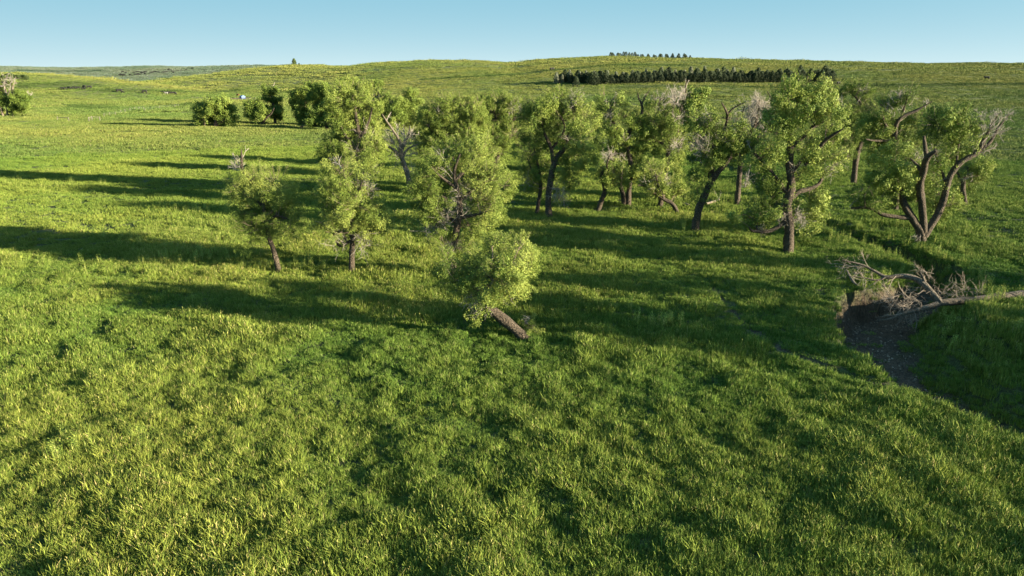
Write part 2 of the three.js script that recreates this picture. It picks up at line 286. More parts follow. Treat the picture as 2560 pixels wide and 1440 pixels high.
{ // taller pale weeds, thickest near the creek and under the trees
  reseed(55);
  const geos = [clump(16, 0.22, 0.85, 0.022, 6, 0.35), clump(8, 0.18, 1.0, 0.02, 5, 0.6)], L = [[], []];
  for (let i = 0; i < 26000; i++) {
    const Z = rr(16, 110), X = rr(-0.85, 0.85) * Z + rr(-6, 6), n = fbm(X / 9 + 70, Z / 9, 2) + 0.25 * noise(X / 2, Z / 2, 8), c = creekAt(X, Z);
    if (rnd() > sm(0.12, 0.42, n - 0.22 * sm(40, 28, Z) + (c ? 0.25 : 0) + (Z > 55 && Z < 85 && X > -5 ? 0.08 : 0))) continue; if (c && c.soil > 0.3) continue;
    L[rnd() < 0.6 ? 0 : 1].push([X, height(X, Z) - 0.05, -Z, rr(0.55, 1.05)]);
  }
  const m = new THREE.Matrix4(), q = new THREE.Quaternion(), C = new THREE.Color();
  geos.forEach((g, k) => { const im = new THREE.InstancedMesh(g, grassMat, L[k].length); L[k].forEach((r, i) => { q.setFromEuler(new THREE.Euler(rr(-0.1, 0.1), rnd() * 6.283, rr(-0.1, 0.1))); m.compose(V(r[0], r[1], r[2]), q, V(r[3], r[3], r[3])); im.setMatrixAt(i, m); const t = rr(0.9, 1.2); im.setColorAt(i, C.setRGB(t * 1.08, t, t * 1.1)); }); im.name = numbered('tall_weeds'); tag(im, 'scattered tall pale green weeds standing above the meadow grass', 'weeds', null, 'stuff'); scene.add(im); nGrass += L[k].length; });
}
{ // litter of clods, bark and dry leaves on the bare bed and the cut bank
  reseed(56);
  const g = new THREE.IcosahedronGeometry(0.05, 0).scale(1, 0.5, 0.8), L = [];
  for (let i = 0; i < 60000 && L.length < 3200; i++) { const X = rr(12, 34), Z = rr(24, 50), c = creekAt(X, Z); if (c && c.soil > 0.5 && noise(X * 1.4, Z * 1.4, 40) > -0.05 + 0.4 * (rnd() - 0.5)) L.push([X, height(X, Z) + 0.005, -Z, rr(0.4, 1.7)]); }
  const im = new THREE.InstancedMesh(g, new THREE.MeshStandardMaterial({ roughness: 1 }), L.length), m = new THREE.Matrix4(), q = new THREE.Quaternion(), C = new THREE.Color();
  L.forEach((r, i) => { q.setFromEuler(new THREE.Euler(rnd(), rnd() * 6, rnd())); m.compose(V(r[0], r[1], r[2]), q, V(r[3], r[3], r[3])); im.setMatrixAt(i, m); const t = 0.05 + 0.22 * rnd() ** 2; im.setColorAt(i, C.setRGB(t, t * 0.8, t * 0.6)); });
  im.name = 'creek_litter'; tag(im, 'clods and dry litter on the bare creek bed', 'litter', null, 'stuff'); scene.add(im);
}
console.log('grass', nGrass);
// ------------------------------------------------------------------ trees
const barkTex = texture(256, (u, v) => { const w = 0.12 * tileNoise(u, v, 5, 2), f = tileNoise(u + w, v * 0.999, 26, 3), f2 = tileNoise(u, v, 9, 4), r = Math.abs(tileNoise(u + w * 0.7, v, 13, 8)); const a = 0.52 + 0.9 * Math.min(0.35, r) + 0.18 * f + 0.15 * f2; return [a, a * 0.985, a * 0.96]; });
barkTex.repeat.set(2, 0.7);
const barkMat = new THREE.MeshStandardMaterial({ color: new THREE.Color().setRGB(0.165, 0.130, 0.096), map: barkTex, bumpMap: barkTex, bumpScale: 0.1, roughness: 0.95 });
const paleBark = new THREE.MeshStandardMaterial({ color: new THREE.Color().setRGB(0.38, 0.32, 0.25), map: barkTex, bumpMap: barkTex, bumpScale: 0.03, roughness: 0.95 });
const twigMat = new THREE.MeshStandardMaterial({ color: new THREE.Color().setRGB(0.17, 0.13, 0.095), roughness: 1 });
const deadMat = new THREE.MeshStandardMaterial({ color: new THREE.Color().setRGB(0.31, 0.275, 0.235), roughness: 1 });
const leafMat = new THREE.MeshPhysicalMaterial({ vertexColors: true, roughness: 0.6, side: THREE.DoubleSide, specularIntensity: 0.3 });

function tube(pts, rad, sides = 9, gnarl = 0.1, detail = 3, flare = 0) {  // a limb through the points, radii interpolated, uv in metres
  const n = pts.length, curve = new THREE.CatmullRomCurve3(pts, false, 'centripetal'), N = (n - 1) * detail, P = [], U = [], I = [];
  let up = V(0.31, 0.2, 0.93), len = 0, last = null;
  for (let i = 0; i <= N; i++) {
    const t = i / detail, k = Math.min(n - 2, Math.floor(t)), u = t - k, uu = (i / N), c = curve.getPoint(uu), tan = curve.getTangent(uu);
    const r0 = lerp(rad[k], rad[k + 1], u) * (flare && i === 0 ? 1.35 : flare && i === 1 ? 1.08 : 1);
    if (last) len += c.distanceTo(last); last = c;
    const s = V().crossVectors(tan, up).normalize(); up = V().crossVectors(s, tan).normalize();
    for (let j = 0; j <= sides; j++) {
      const a = (j % sides) / sides * Math.PI * 2, r = r0 * (1 + gnarl * (noise(Math.cos(a) * 1.3 + c.x, Math.sin(a) * 1.3 + c.y * 1.4, c.z) * 1.6));
      P.push(c.x + (s.x * Math.cos(a) + up.x * Math.sin(a)) * r, c.y + (s.y * Math.cos(a) + up.y * Math.sin(a)) * r, c.z + (s.z * Math.cos(a) + up.z * Math.sin(a)) * r);
      U.push(j / sides * Math.max(1, Math.round(6.283 * rad[0])) * 0.5, len);
    }
  }
  for (let i = 0; i < N; i++) for (let j = 0; j < sides; j++) { const a = i * (sides + 1) + j, b = a + sides + 1; I.push(a, a + 1, b, a + 1, b + 1, b); }
  const e = P.length / 3; P.push(last.x, last.y, last.z); U.push(0, len); for (let j = 0; j < sides; j++) I.push(N * (sides + 1) + j, N * (sides + 1) + j + 1, e);
  const g = new THREE.BufferGeometry(); g.setAttribute('position', new THREE.Float32BufferAttribute(P, 3)); g.setAttribute('uv', new THREE.Float32BufferAttribute(U, 2)); g.setIndex(I); g.computeVertexNormals(); return g;
}
function twig(b, pts, r0, r1) {                                       // thin three-sided branch into a buffer
  const n = pts.length; let prev = null;
  for (let i = 0; i < n; i++) {
    const c = pts[i], t = V().subVectors(pts[Math.min(n - 1, i + 1)], pts[Math.max(0, i - 1)]).normalize(), s = V(t.y, -t.x, 0.001).normalize(), q = V().crossVectors(t, s), r = lerp(r0, r1, i / (n - 1)), row = [];
    for (let j = 0; j < 3; j++) { const a = j * 2.0944; row.push(b.v(c.x + (s.x * Math.cos(a) + q.x * Math.sin(a)) * r, c.y + (s.y * Math.cos(a) + q.y * Math.sin(a)) * r, c.z + (s.z * Math.cos(a) + q.z * Math.sin(a)) * r)); }
    if (prev) for (let j = 0; j < 3; j++) { const k = (j + 1) % 3; b.t(prev[j], prev[k], row[j]); b.t(prev[k], row[k], row[j]); }
    prev = row;
  }
}
const jit = (s) => V(rr(-s, s), rr(-s, s), rr(-s, s));
function bare(b, p, dir, len, r, depth, droop = 0) {                   // leafless branching
  const pts = [p.clone()], d = dir.clone(); let c = p.clone();
  for (let i = 0; i < 4; i++) { d.add(jit(0.22)); d.y -= droop * 0.1; d.normalize(); c = c.clone().addScaledVector(d, len / 4); pts.push(c); }
  twig(b, pts, r, r * 0.35);
  if (depth > 0) { const k = depth > 1 ? 5 : 4; for (let i = 0; i < k; i++) { const q = pts[1 + Math.floor(rnd() * 4)], nd = d.clone().multiplyScalar(0.7).add(jit(0.85)).normalize(); bare(b, q, nd, len * rr(0.35, 0.65), r * 0.6, depth - 1, droop); } }
}
function spray(n, L, leaf, long = 2) {                                 // a leafy twig, axis +y, base at the origin
  const b = new Buf();
  for (let i = 0; i < n; i++) {
    const t = Math.pow(rnd(), 0.8), a = rnd() * 6.283, out = rr(0.05, 0.42) * L * (0.4 + 0.8 * Math.sin(Math.PI * Math.min(0.95, t + 0.1)));
    const c = V(Math.cos(a) * out, t * L, Math.sin(a) * out), ax = V(Math.cos(a), rr(-0.9, 0.6), Math.sin(a)).add(jit(0.5)).normalize(), sd = V().crossVectors(ax, jit(1)).normalize(), l = leaf * rr(0.7, 1.25), w = l / long;
    const k = rr(0.8, 1.22), col = [k * rr(0.9, 1.1), k, k];
    const A = c, B = c.clone().addScaledVector(ax, l * 0.5).addScaledVector(sd, w / 2), C = c.clone().addScaledVector(ax, l), D = c.clone().addScaledVector(ax, l * 0.5).addScaledVector(sd, -w / 2);
    const i0 = b.v(A.x, A.y, A.z, col), i1 = b.v(B.x, B.y, B.z, col), i2 = b.v(C.x, C.y, C.z, col), i3 = b.v(D.x, D.y, D.z, col); b.t(i0, i1, i2); b.t(i0, i2, i3);
  }
  return b.geo();
}
reseed(77);
const sprays = [spray(92, 0.54, 0.071, 2.2), spray(88, 0.50, 0.073, 2.2), spray(94, 0.64, 0.069, 2.4)], midSprays = [spray(46, 0.52, 0.118, 2.0), spray(48, 0.58, 0.115, 2.1)], farSprays = [spray(26, 0.95, 0.26, 1.7), spray(26, 0.9, 0.28, 1.8)];
const LEAF_DARK = [0.062, 0.102, 0.018], LEAF_MID = [0.165, 0.222, 0.040], LEAF_LIT = [0.315, 0.362, 0.086];  // leaf greens, with sunny and shaded crown sides put into the colour
let nLeaf = 0;
/* spec: at [px, py] foot; limbs: each a list of [px, py, half width in px]; leaf: [px, py, rx, ry, density, tone(0 deep, shaded side .. 1 yellow-green, sunlit side)];
   dead: leafless limbs [px0, py0, px1, py1, half width px, depth]; fuzz: clouds of dead twigs [px, py, r, n] */
function makeTree(sp) {
  reseed(sp.seed ?? (sp.at[0] * 3 + sp.at[1]));
  const foot = ground(...sp.at), Zb = -foot.z, far = Zb > 120, pxm = Zb / (F * Math.cos(PITCH)) * 1.0;     // metres per px at that depth, about
  const g = new THREE.Group(); g.name = numbered(sp.name); g.position.copy(foot); tag(g, sp.label, 'tree', sp.group); scene.add(g);
  const W = (px, py, dz = 0) => atDepth(px, py, Zb + dz).sub(foot);
  const mmx = W(sp.at[0] + 1, sp.at[1]).x - W(sp.at[0], sp.at[1]).x;
  const bark = sp.pale ? paleBark : barkMat, nodes = [];
  sp.limbs.forEach((L, li) => {
    const first = li === 0 || L.trunk, span = Math.hypot(L[L.length - 1][0] - L[0][0], L[L.length - 1][1] - L[0][1]) * mmx;
    const dzEnd = (L.dz ?? (li === 0 ? rr(-0.12, 0.12) : rr(-0.45, 0.45))) * span;
    let d0 = 0;
    if (!first && nodes.length) { let best = 1e9; const q = W(L[0][0], L[0][1]); for (const nd of nodes) { const e = Math.hypot(nd.p.x - q.x, nd.p.y - q.y); if (e < best) { best = e; d0 = -nd.p.z; } } }
    const pts = L.map(([x, y], i) => W(x, y, d0 + dzEnd * (i / (L.length - 1)) ** 1.3)), rad = L.map((p) => p[2] * mmx * (far ? 1 : 0.86));
    if (first) { const up = pts[1].clone().sub(pts[0]).normalize(); pts[0].y = Math.min(pts[0].y, 0.02); pts.unshift(pts[0].clone().addScaledVector(up, -0.35).setY(-0.35)); rad.unshift(rad[0] * 1.1); }
    const m = new THREE.Mesh(tube(pts, rad, far ? 7 : 10, 0.16, far ? 2 : 4, first), sp.deadTree && !sp.pale ? deadBark : bark); m.name = li === 0 ? 'trunk' : 'limb'; g.add(m);
    const cv = new THREE.CatmullRomCurve3(pts, false, 'centripetal'); for (let i = 0; i <= 14; i++) nodes.push({ p: cv.getPoint(i / 14), r: lerp(rad[0], rad[rad.length - 1], i / 14) });
  });
  const nearest = (q, low = 0.4) => { let b = null, bd = 1e9; for (const nd of nodes) { const d = nd.p.distanceTo(q) + (nd.p.y > q.y ? (nd.p.y - q.y) * 0.8 : 0); if (d < bd) { bd = d; b = nd; } } return b; };
  const thick = nodes.filter((nd) => nd.r > 0.07).map((nd) => ({ p: nd.p, c2: (Math.min(0.34, 1.3 * nd.r) + nd.r * 1.3) ** 2 }));
  const tw = new Buf(), places = [], fine = Math.max(0.009, 0.00026 * Zb);
  for (const [px, py, rx, ry, dens = 1, tone = 0.5, dzr] of sp.leaf ?? []) {
    const RX = rx * mmx * 1.08, RY = ry * mmx * 1.08, RZ = Math.sqrt(RX * RY) * 0.95, cdz = dzr ?? rr(sp.leafyWood ? -0.7 : -0.35, 0.8) * Math.min(2.2, RX + 0.5), c = W(px, py, cdz);
    const nd = nearest(c), a = nd.p, mid = a.clone().lerp(c, 0.5).add(jit(0.12 * a.distanceTo(c))); mid.y += 0.1 * a.distanceTo(c);
    twig(tw, [a, a.clone().lerp(mid, 0.5).add(jit(0.05)), mid, c.clone().lerp(mid, 0.4).add(jit(0.06)), c], Math.min(nd.r * 0.7, 0.028 + 0.02 * RX), 0.014);
    const area = Math.PI * RX * RY, nClus = Math.max(5, Math.round(2.4 * Math.sqrt(area) + 1.6 * area * (far ? 0.25 : 0.6)));
    const N = Math.round(area * dens * (far ? 19 : sp.leafyWood ? 37 : Zb > 58 ? 32 : 33)), cl = [];
    for (let i = 0; i < nClus; i++) {
      let d; do d = jit(1); while (d.length() > 1); d.multiplyScalar(Math.pow(d.length(), -0.35));
      const q = V(c.x + d.x * RX, c.y + d.y * RY, c.z + d.z * RZ), rq = rr(0.13, 0.27) * Math.sqrt(RX * RY) + 0.1; cl.push([q, rq, rr(-0.3, 0.28)]);
      const s = rnd() < 0.75 ? c.clone().lerp(a, rr(0, 0.4)) : nearest(q).p;
      twig(tw, [s, s.clone().lerp(q, 0.35).add(jit(0.1 * s.distanceTo(q))), s.clone().lerp(q, 0.7).add(jit(0.08 * s.distanceTo(q))), q], 0.016 + (far ? 0.02 : 0), 0.006 + (far ? 0.012 : 0));
      if (!far) for (let k = 0; k < 3; k++) bare(tw, q.clone().lerp(s, rr(0, 0.5)), q.clone().sub(s).normalize().add(jit(0.8)).normalize(), rq * rr(0.8, 1.8), fine, 0, 0.4);
    }
    if (!far) for (let i = 0, n = Math.round(4 + area * (sp.leafyWood ? 2.6 : 1.6)); i < n; i++) { // leafy shoots that break the outline
      const d = jit(1).add(V(0, 0.35, 0)).normalize(), s = V(c.x + d.x * RX * 0.85, c.y + d.y * RY * 0.85, c.z + d.z * RZ * 0.85), l = rr(0.35, 1.15) * Math.min(1.1, 0.35 + 0.5 * RX), e = s.clone().addScaledVector(d.clone().add(V(0, 0.5, 0)).normalize(), l); e.y -= 0.12 * l;
      twig(tw, [s.clone().lerp(c, 0.5), s, s.clone().lerp(e, 0.6).add(jit(0.05)), e], fine * 1.2, fine * 0.7); const tn = Math.min(1, Math.max(0, tone + rr(-0.1, 0.2))), col = tn < 0.5 ? mix3(LEAF_DARK, LEAF_MID, tn * 2) : mix3(LEAF_MID, LEAF_LIT, tn * 2 - 1);
      for (let k = 0; k < 4; k++) places.push([s.clone().lerp(e, k / 4 + rr(-0.1, 0.1)), e.clone().sub(s).normalize().add(jit(0.45)).normalize(), rr(0.45, 0.75), col]);
    }
    for (let i = 0; i < N; i++) {
      const [q, rq, ct] = cl[Math.floor(rnd() * nClus)]; let d; do d = jit(1); while (d.length() > 1);
      const k = rnd() < 0.09 ? 1.9 : 1.05, p = V(q.x + d.x * rq * k, q.y + d.y * rq * k - (k > 1.5 ? 0.3 * rq : 0), q.z + d.z * rq * k); if (p.y < 0.1) continue;
      if (!far && !sp.leafyWood) { let hit = false; for (const nd of thick) if (nd.p.distanceToSquared(p) < nd.c2) { hit = true; break; } if (hit && rnd() < 0.9) continue; }   // inner wood is bare
      const out = V((p.x - c.x) / RX, (p.y - c.y) / RY * 0.6, (p.z - c.z) / RZ).multiplyScalar(0.7).add(d.multiplyScalar(0.7)).add(jit(0.5)); out.y -= sp.droop ?? 0.55; out.normalize();
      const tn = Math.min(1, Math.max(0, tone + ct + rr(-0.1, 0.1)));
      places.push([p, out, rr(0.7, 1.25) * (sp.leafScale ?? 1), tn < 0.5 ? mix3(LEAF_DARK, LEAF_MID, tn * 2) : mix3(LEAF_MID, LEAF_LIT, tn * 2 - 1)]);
    }
  }
  if (tw.n) { const m = new THREE.Mesh(tw.geo(), twigMat); m.name = 'branches'; m.userData.kind = 'stuff'; g.add(m); }
  const db = new Buf();
  for (const [x0, y0, x1, y1, hw, depth = 2] of sp.dead ?? []) {
    const q0 = W(x0, y0), nd = nearest(q0), a = V(q0.x, q0.y, nd.p.z), e = W(x1, y1, rr(-0.3, 0.3) * Math.hypot(x1 - x0, y1 - y0) * mmx), len = a.distanceTo(e);
    const pts = [a, a.clone().lerp(e, 0.33).add(jit(0.07 * len)), a.clone().lerp(e, 0.66).add(jit(0.07 * len)), e];
    if (hw >= 2.4) { const m = new THREE.Mesh(tube(pts, [hw, hw * 0.8, hw * 0.55, hw * 0.25].map((v) => v * mmx), 6, 0.15, 3), deadBark); m.name = 'dead_limb'; g.add(m); } else twig(db, pts, hw * mmx, hw * 0.4 * mmx);
    const cv = new THREE.CatmullRomCurve3(pts), k = depth * 4;
    for (let i = 0; i < k; i++) { const t = rr(0.25, 1), q = cv.getPoint(t), dr = e.clone().sub(a).normalize().multiplyScalar(0.9).add(jit(0.9)).normalize(); bare(db, q, dr, len * rr(0.2, 0.5) * (1.15 - 0.5 * t), Math.max(fine * 1.3, hw * 0.5 * mmx * (1 - 0.5 * t)), depth - 1); }
  }
  for (const [px, py, r, n, dy = 0.3] of sp.fuzz ?? []) for (let i = 0; i < n * (sp.leafyWood ? 2.6 : 1.7); i++) { const R = r * mmx, c = W(px, py, rr(-0.5, 0.5) * R), s = c.clone().add(jit(R * 0.45)); bare(db, s, jit(1).add(V(0, dy, 0)).normalize(), R * rr(0.5, 1.1), Math.max(0.018, fine * 1.2), 1); }
  if (db.n) { const m = new THREE.Mesh(db.geo(), deadTwigMat); m.name = 'dead_twigs'; m.userData.kind = 'stuff'; g.add(m); }
  if (places.length) {
    const geo = far ? farSprays[Math.floor(rnd() * 2)] : Zb > 50 ? midSprays[Math.floor(rnd() * 2)] : sprays[Math.floor(rnd() * 3)], im = new THREE.InstancedMesh(geo, leafMat, places.length), M = new THREE.Matrix4(), Q = new THREE.Quaternion(), Q2 = new THREE.Quaternion(), Y = V(0, 1, 0), C = new THREE.Color();
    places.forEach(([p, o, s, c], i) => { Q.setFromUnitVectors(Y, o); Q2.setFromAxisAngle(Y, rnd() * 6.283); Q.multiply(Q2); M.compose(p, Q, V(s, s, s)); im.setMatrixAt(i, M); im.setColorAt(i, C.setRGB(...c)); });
    im.name = 'crown'; im.userData.kind = 'stuff'; g.add(im); nLeaf += places.length;
  }
  g.userData.z = undefined; delete g.userData.z;
  return g;
}
const deadBark = new THREE.MeshStandardMaterial({ color: new THREE.Color().setRGB(0.34, 0.29, 0.235), map: barkTex, bumpMap: barkTex, bumpScale: 0.03, roughness: 0.95 });
const deadTwigMat = deadMat;
const off = (x0, y0, k, list) => list.map(([x, y, ...r]) => [x0 + x / k, y0 + y / k, ...r]);   // survey notes taken on an enlargement
const Z2 = (...l) => off(480, 180, 2.667, l), Z3 = (...l) => off(900, 180, 2.058, l), Z4 = (...l) => off(1250, 180, 3.273, l), Z5 = (...l) => off(1650, 180, 3, l), Z6 = (...l) => off(2000, 180, 3, l);
const TREES = [
  { name: 'leaning_tree', leafyWood: true, at: [1312, 846], label: 'steeply leaning tree nearest the camera with bushy bright crown', seed: 5,
    limbs: [[[1312, 846, 17], [1275, 812, 15], [1232, 778, 14], [1210, 764, 13], [1195, 745, 10]], [[1222, 770, 8], [1225, 735, 7], [1222, 700, 6], [1230, 650, 3]], [[1205, 758, 8], [1185, 720, 6], [1165, 690, 3]], [[1225, 735, 5], [1255, 695, 4], [1285, 650, 2.5]]],
    leaf: [[1270, 640, 52, 40, 1.25, 0.72], [1220, 655, 45, 40, 1.2, 0.62], [1290, 690, 42, 42, 1.2, 0.72], [1235, 705, 50, 35, 1.1, 0.6, -1.1], [1185, 690, 38, 42, 1.0, 0.45], [1262, 680, 40, 34, 0.9, 0.7, -1.2], [1215, 738, 34, 26, 0.7, 0.6, -0.8], [1165, 725, 30, 26, 0.7, 0.45], [1245, 612, 26, 16, 0.9, 0.75], [1310, 655, 20, 26, 0.8, 0.78], [1205, 775, 22, 24, 0.45, 0.6], [1270, 730, 30, 22, 0.8, 0.65], [1142, 702, 30, 28, 0.8, 0.38], [1128, 664, 26, 30, 0.7, 0.36], [1326, 668, 14, 16, 0.8, 0.8], [1300, 616, 18, 12, 0.8, 0.8]],
    fuzz: [[1215, 752, 34, 30, -0.5], [1190, 745, 34, 20, -0.2], [1250, 720, 40, 16], [1228, 690, 36, 12]] },
  { name: 'tall_tree', leafyWood: true, at: [1132, 690], label: 'tall shaggy tree directly behind the leaning tree, twiggy trunk showing', seed: 7,
    limbs: [[[1132, 690, 9.5], [1133, 630, 9], [1142, 570, 8.5], [1150, 520, 7.5], [1142, 470, 6], [1136, 430, 4.5], [1150, 385, 2.5]], [[1145, 545, 6], [1185, 538, 4], [1215, 530, 2.5]], [[1146, 500, 6], [1190, 470, 4], [1235, 440, 2.5]], [[1146, 560, 6], [1100, 530, 4], [1060, 510, 2.5]], [[1140, 470, 5], [1100, 440, 3], [1075, 415, 2]], [[1140, 450, 5], [1175, 410, 3], [1195, 370, 2]]],
    leaf: [[1165, 375, 45, 28, 1.0, 0.6], [1195, 390, 40, 35, 1.0, 0.65], [1115, 390, 38, 28, 0.8, 0.5], [1220, 455, 45, 35, 1.0, 0.65], [1255, 465, 24, 22, 0.9, 0.7], [1160, 435, 45, 38, 0.7, 0.6], [1090, 440, 42, 38, 0.9, 0.5], [1060, 485, 36, 38, 0.9, 0.45], [1195, 510, 45, 34, 0.8, 0.65], [1100, 500, 38, 34, 0.65, 0.5], [1215, 545, 36, 30, 0.8, 0.6], [1055, 540, 30, 26, 0.6, 0.45], [1110, 560, 36, 32, 0.6, 0.5], [1180, 575, 36, 30, 0.7, 0.55], [1105, 615, 26, 30, 0.5, 0.5], [1165, 620, 30, 25, 0.7, 0.6], [1225, 405, 20, 24, 0.7, 0.6]],
    dead: [[1140, 440, 1090, 375, 1.6, 2], [1142, 450, 1110, 395, 1.4, 2]], fuzz: [[1140, 520, 45, 32], [1130, 610, 28, 34, -0.6], [1105, 545, 35, 18], [1160, 470, 40, 18], [1120, 650, 24, 20, -0.8], [1075, 570, 28, 12]] },
  { name: 'small_tree', leafyWood: true, at: [698, 681], label: 'small slanting tree at the left with a bare dead snag on top',
    limbs: [[[698, 681, 8], [690, 650, 7.5], [681, 618, 7], [673, 595, 6.5], [666, 560, 6], [660, 520, 5], [648, 475, 4], [625, 450, 3.5], [607, 428, 4], [604, 400, 3.4], [603, 373, 1.6]], [[665, 560, 4], [690, 540, 3], [725, 550, 1.8]], [[660, 520, 4], [640, 500, 3], [615, 490, 1.8]], [[655, 495, 3.5], [672, 465, 2.6], [690, 445, 1.5]]],
    leaf: [[655, 458, 42, 28, 1.05, 0.82], [690, 462, 30, 30, 0.95, 0.7], [618, 470, 34, 26, 0.9, 0.72], [660, 490, 52, 26, 1.0, 0.75], [625, 520, 40, 34, 0.9, 0.5], [695, 515, 36, 36, 0.85, 0.5], [655, 545, 45, 34, 0.85, 0.45], [700, 560, 36, 24, 0.7, 0.5], [632, 580, 34, 28, 0.75, 0.4], [735, 558, 14, 10, 0.6, 0.65], [590, 458, 16, 12, 0.5, 0.6], [610, 605, 16, 12, 0.4, 0.4], [588, 474, 16, 16, 0.6, 0.62], [718, 498, 18, 22, 0.7, 0.5], [604, 545, 18, 24, 0.5, 0.4], [722, 575, 16, 12, 0.5, 0.5], [640, 440, 24, 12, 0.7, 0.75]],
    dead: [[606, 425, 574, 418, 1.6, 2], [604, 410, 580, 385, 1.0, 1], [605, 400, 622, 370, 0.9, 1], [604, 420, 575, 400, 0.8, 1]], fuzz: [[592, 412, 20, 8]] },
  { name: 'small_tree', leafyWood: true, at: [879, 685], label: 'upright bushy tree with a straight lit trunk and brown dead twigs',
    limbs: [[[879, 685, 9], [879, 640, 8], [881, 604, 7.5], [878, 555, 6], [871, 500, 5], [862, 445, 4], [856, 410, 2]], [[880, 600, 4], [850, 615, 4], [835, 590, 3], [828, 572, 1.5]], [[880, 590, 4], [910, 560, 3], [945, 540, 1.8]], [[876, 550, 4], [845, 530, 2.6], [825, 510, 1.6]], [[872, 510, 4], [895, 480, 3], [905, 455, 2]]],
    leaf: [[853, 425, 38, 24, 0.9, 0.62], [862, 460, 50, 34, 1.0, 0.62], [850, 505, 52, 38, 0.95, 0.55], [890, 515, 40, 32, 0.9, 0.62], [840, 550, 40, 34, 0.75, 0.5], [905, 548, 44, 34, 1.05, 0.72], [940, 540, 28, 22, 0.95, 0.75], [880, 575, 40, 22, 0.8, 0.6], [920, 582, 36, 20, 0.75, 0.68], [828, 470, 20, 24, 0.6, 0.5], [845, 585, 30, 18, 0.45, 0.5], [818, 558, 16, 22, 0.5, 0.5], [952, 524, 14, 16, 0.8, 0.76], [884, 478, 24, 20, 0.7, 0.62], [820, 505, 16, 22, 0.5, 0.5], [935, 572, 20, 18, 0.7, 0.72]],
    dead: [[905, 500, 915, 440, 1.6, 2], [900, 495, 932, 470, 1.4, 2], [895, 495, 900, 450, 1.2, 2], [865, 420, 830, 395, 1.2, 2], [860, 418, 845, 390, 1.0, 1]], fuzz: [[915, 480, 30, 26], [850, 600, 32, 22, -0.2], [905, 600, 36, 18, -0.2], [835, 540, 28, 10]] },
  { name: 'tall_tree', leafyWood: true, at: [888, 492], label: 'tall dense leafy tree rising behind the upright bushy tree',
    limbs: [[[888, 492, 9], [892, 440, 8], [898, 390, 7], [897, 340, 6], [890, 290, 5], [880, 240, 3]], [[896, 350, 4], [920, 310, 3], [930, 270, 2]], [[894, 370, 4], [865, 340, 3], [850, 310, 2]], [[898, 400, 4], [925, 380, 3], [940, 350, 2]]],
    leaf: [[885, 228, 42, 24, 1.0, 0.65], [905, 255, 40, 30, 1.0, 0.65], [858, 250, 36, 30, 1.0, 0.5], [920, 300, 30, 34, 1.0, 0.65], [885, 300, 46, 36, 1.05, 0.55], [850, 305, 28, 30, 0.9, 0.4], [905, 345, 42, 34, 0.85, 0.6], [860, 355, 40, 34, 1.0, 0.4], [935, 365, 18, 34, 0.8, 0.65], [840, 395, 34, 34, 1.0, 0.35], [895, 395, 42, 34, 0.8, 0.55], [925, 410, 26, 28, 0.7, 0.6], [870, 430, 44, 28, 0.9, 0.45], [905, 450, 36, 28, 0.6, 0.5]],
    fuzz: [[900, 390, 40, 22], [915, 340, 30, 12], [920, 430, 30, 14]] },
  { name: 'dead_tree', at: [1026, 486], label: 'leafless bleached dead tree in the gap left of centre', deadTree: true,
    limbs: [[[1026, 486, 8], [1020, 440, 7.5], [1012, 415, 7], [1002, 384, 6.5], [1000, 355, 4.5], [985, 330, 3.2], [968, 305, 2.4], [955, 285, 1.2]], [[1008, 400, 5], [985, 375, 4], [965, 362, 3], [946, 350, 1.4]], [[1002, 384, 5], [1012, 355, 3.5], [1022, 335, 2.4], [1024, 315, 1.2]], [[1006, 392, 4], [1020, 372, 3], [1046, 360, 1.4]]],
    dead: [[985, 330, 960, 325, 1.4, 2], [1000, 350, 990, 310, 1.6, 2], [1014, 352, 1000, 325, 1.2, 2], [965, 362, 945, 372, 1.2, 1], [968, 305, 978, 280, 1.2, 1], [1022, 335, 1032, 325, 1.2, 2], [1002, 380, 975, 340, 1.8, 3], [1006, 395, 1040, 380, 1.6, 3], [990, 378, 968, 392, 1.4, 2], [1012, 355, 1008, 318, 1.4, 2]], fuzz: [[1030, 440, 30, 26], [1000, 390, 36, 22], [1022, 350, 26, 22], [975, 350, 24, 12]] },
  { name: 'broad_tree', at: [1130, 452], label: 'broad dark crown peeking above the tall shaggy tree',
    limbs: [[[1130, 452, 8], [1128, 400, 7], [1120, 350, 6], [1115, 300, 4], [1105, 265, 2]], [[1122, 350, 5], [1160, 310, 4], [1185, 275, 2]], [[1122, 360, 5], [1085, 330, 3], [1065, 310, 2]]],
    leaf: [[1110, 270, 40, 26, 0.9, 0.45], [1150, 270, 36, 26, 0.9, 0.55], [1180, 285, 34, 34, 1.0, 0.6], [1080, 300, 36, 30, 0.9, 0.45], [1130, 310, 46, 34, 1.0, 0.5], [1195, 325, 26, 34, 0.9, 0.6], [1070, 340, 30, 26, 0.8, 0.4], [1100, 350, 36, 26, 0.8, 0.45], [1165, 335, 34, 28, 0.9, 0.55], [1065, 385, 34, 22, 0.8, 0.4], [1195, 262, 18, 14, 0.6, 0.6]], fuzz: [[1105, 285, 30, 12]] },
  { name: 'broad_tree', at: [1238, 425], label: 'dark leafy tree with a right-leaning trunk, left of the gap in the row',
    limbs: [[[1238, 425, 8], [1243, 395, 7.5], [1255, 370, 7], [1265, 340, 6.5], [1278, 310, 5], [1292, 288, 3], [1306, 268, 1.4]], [[1262, 350, 4], [1245, 310, 3], [1235, 275, 2]], [[1278, 312, 3], [1275, 285, 2.4], [1280, 262, 1.4]]],
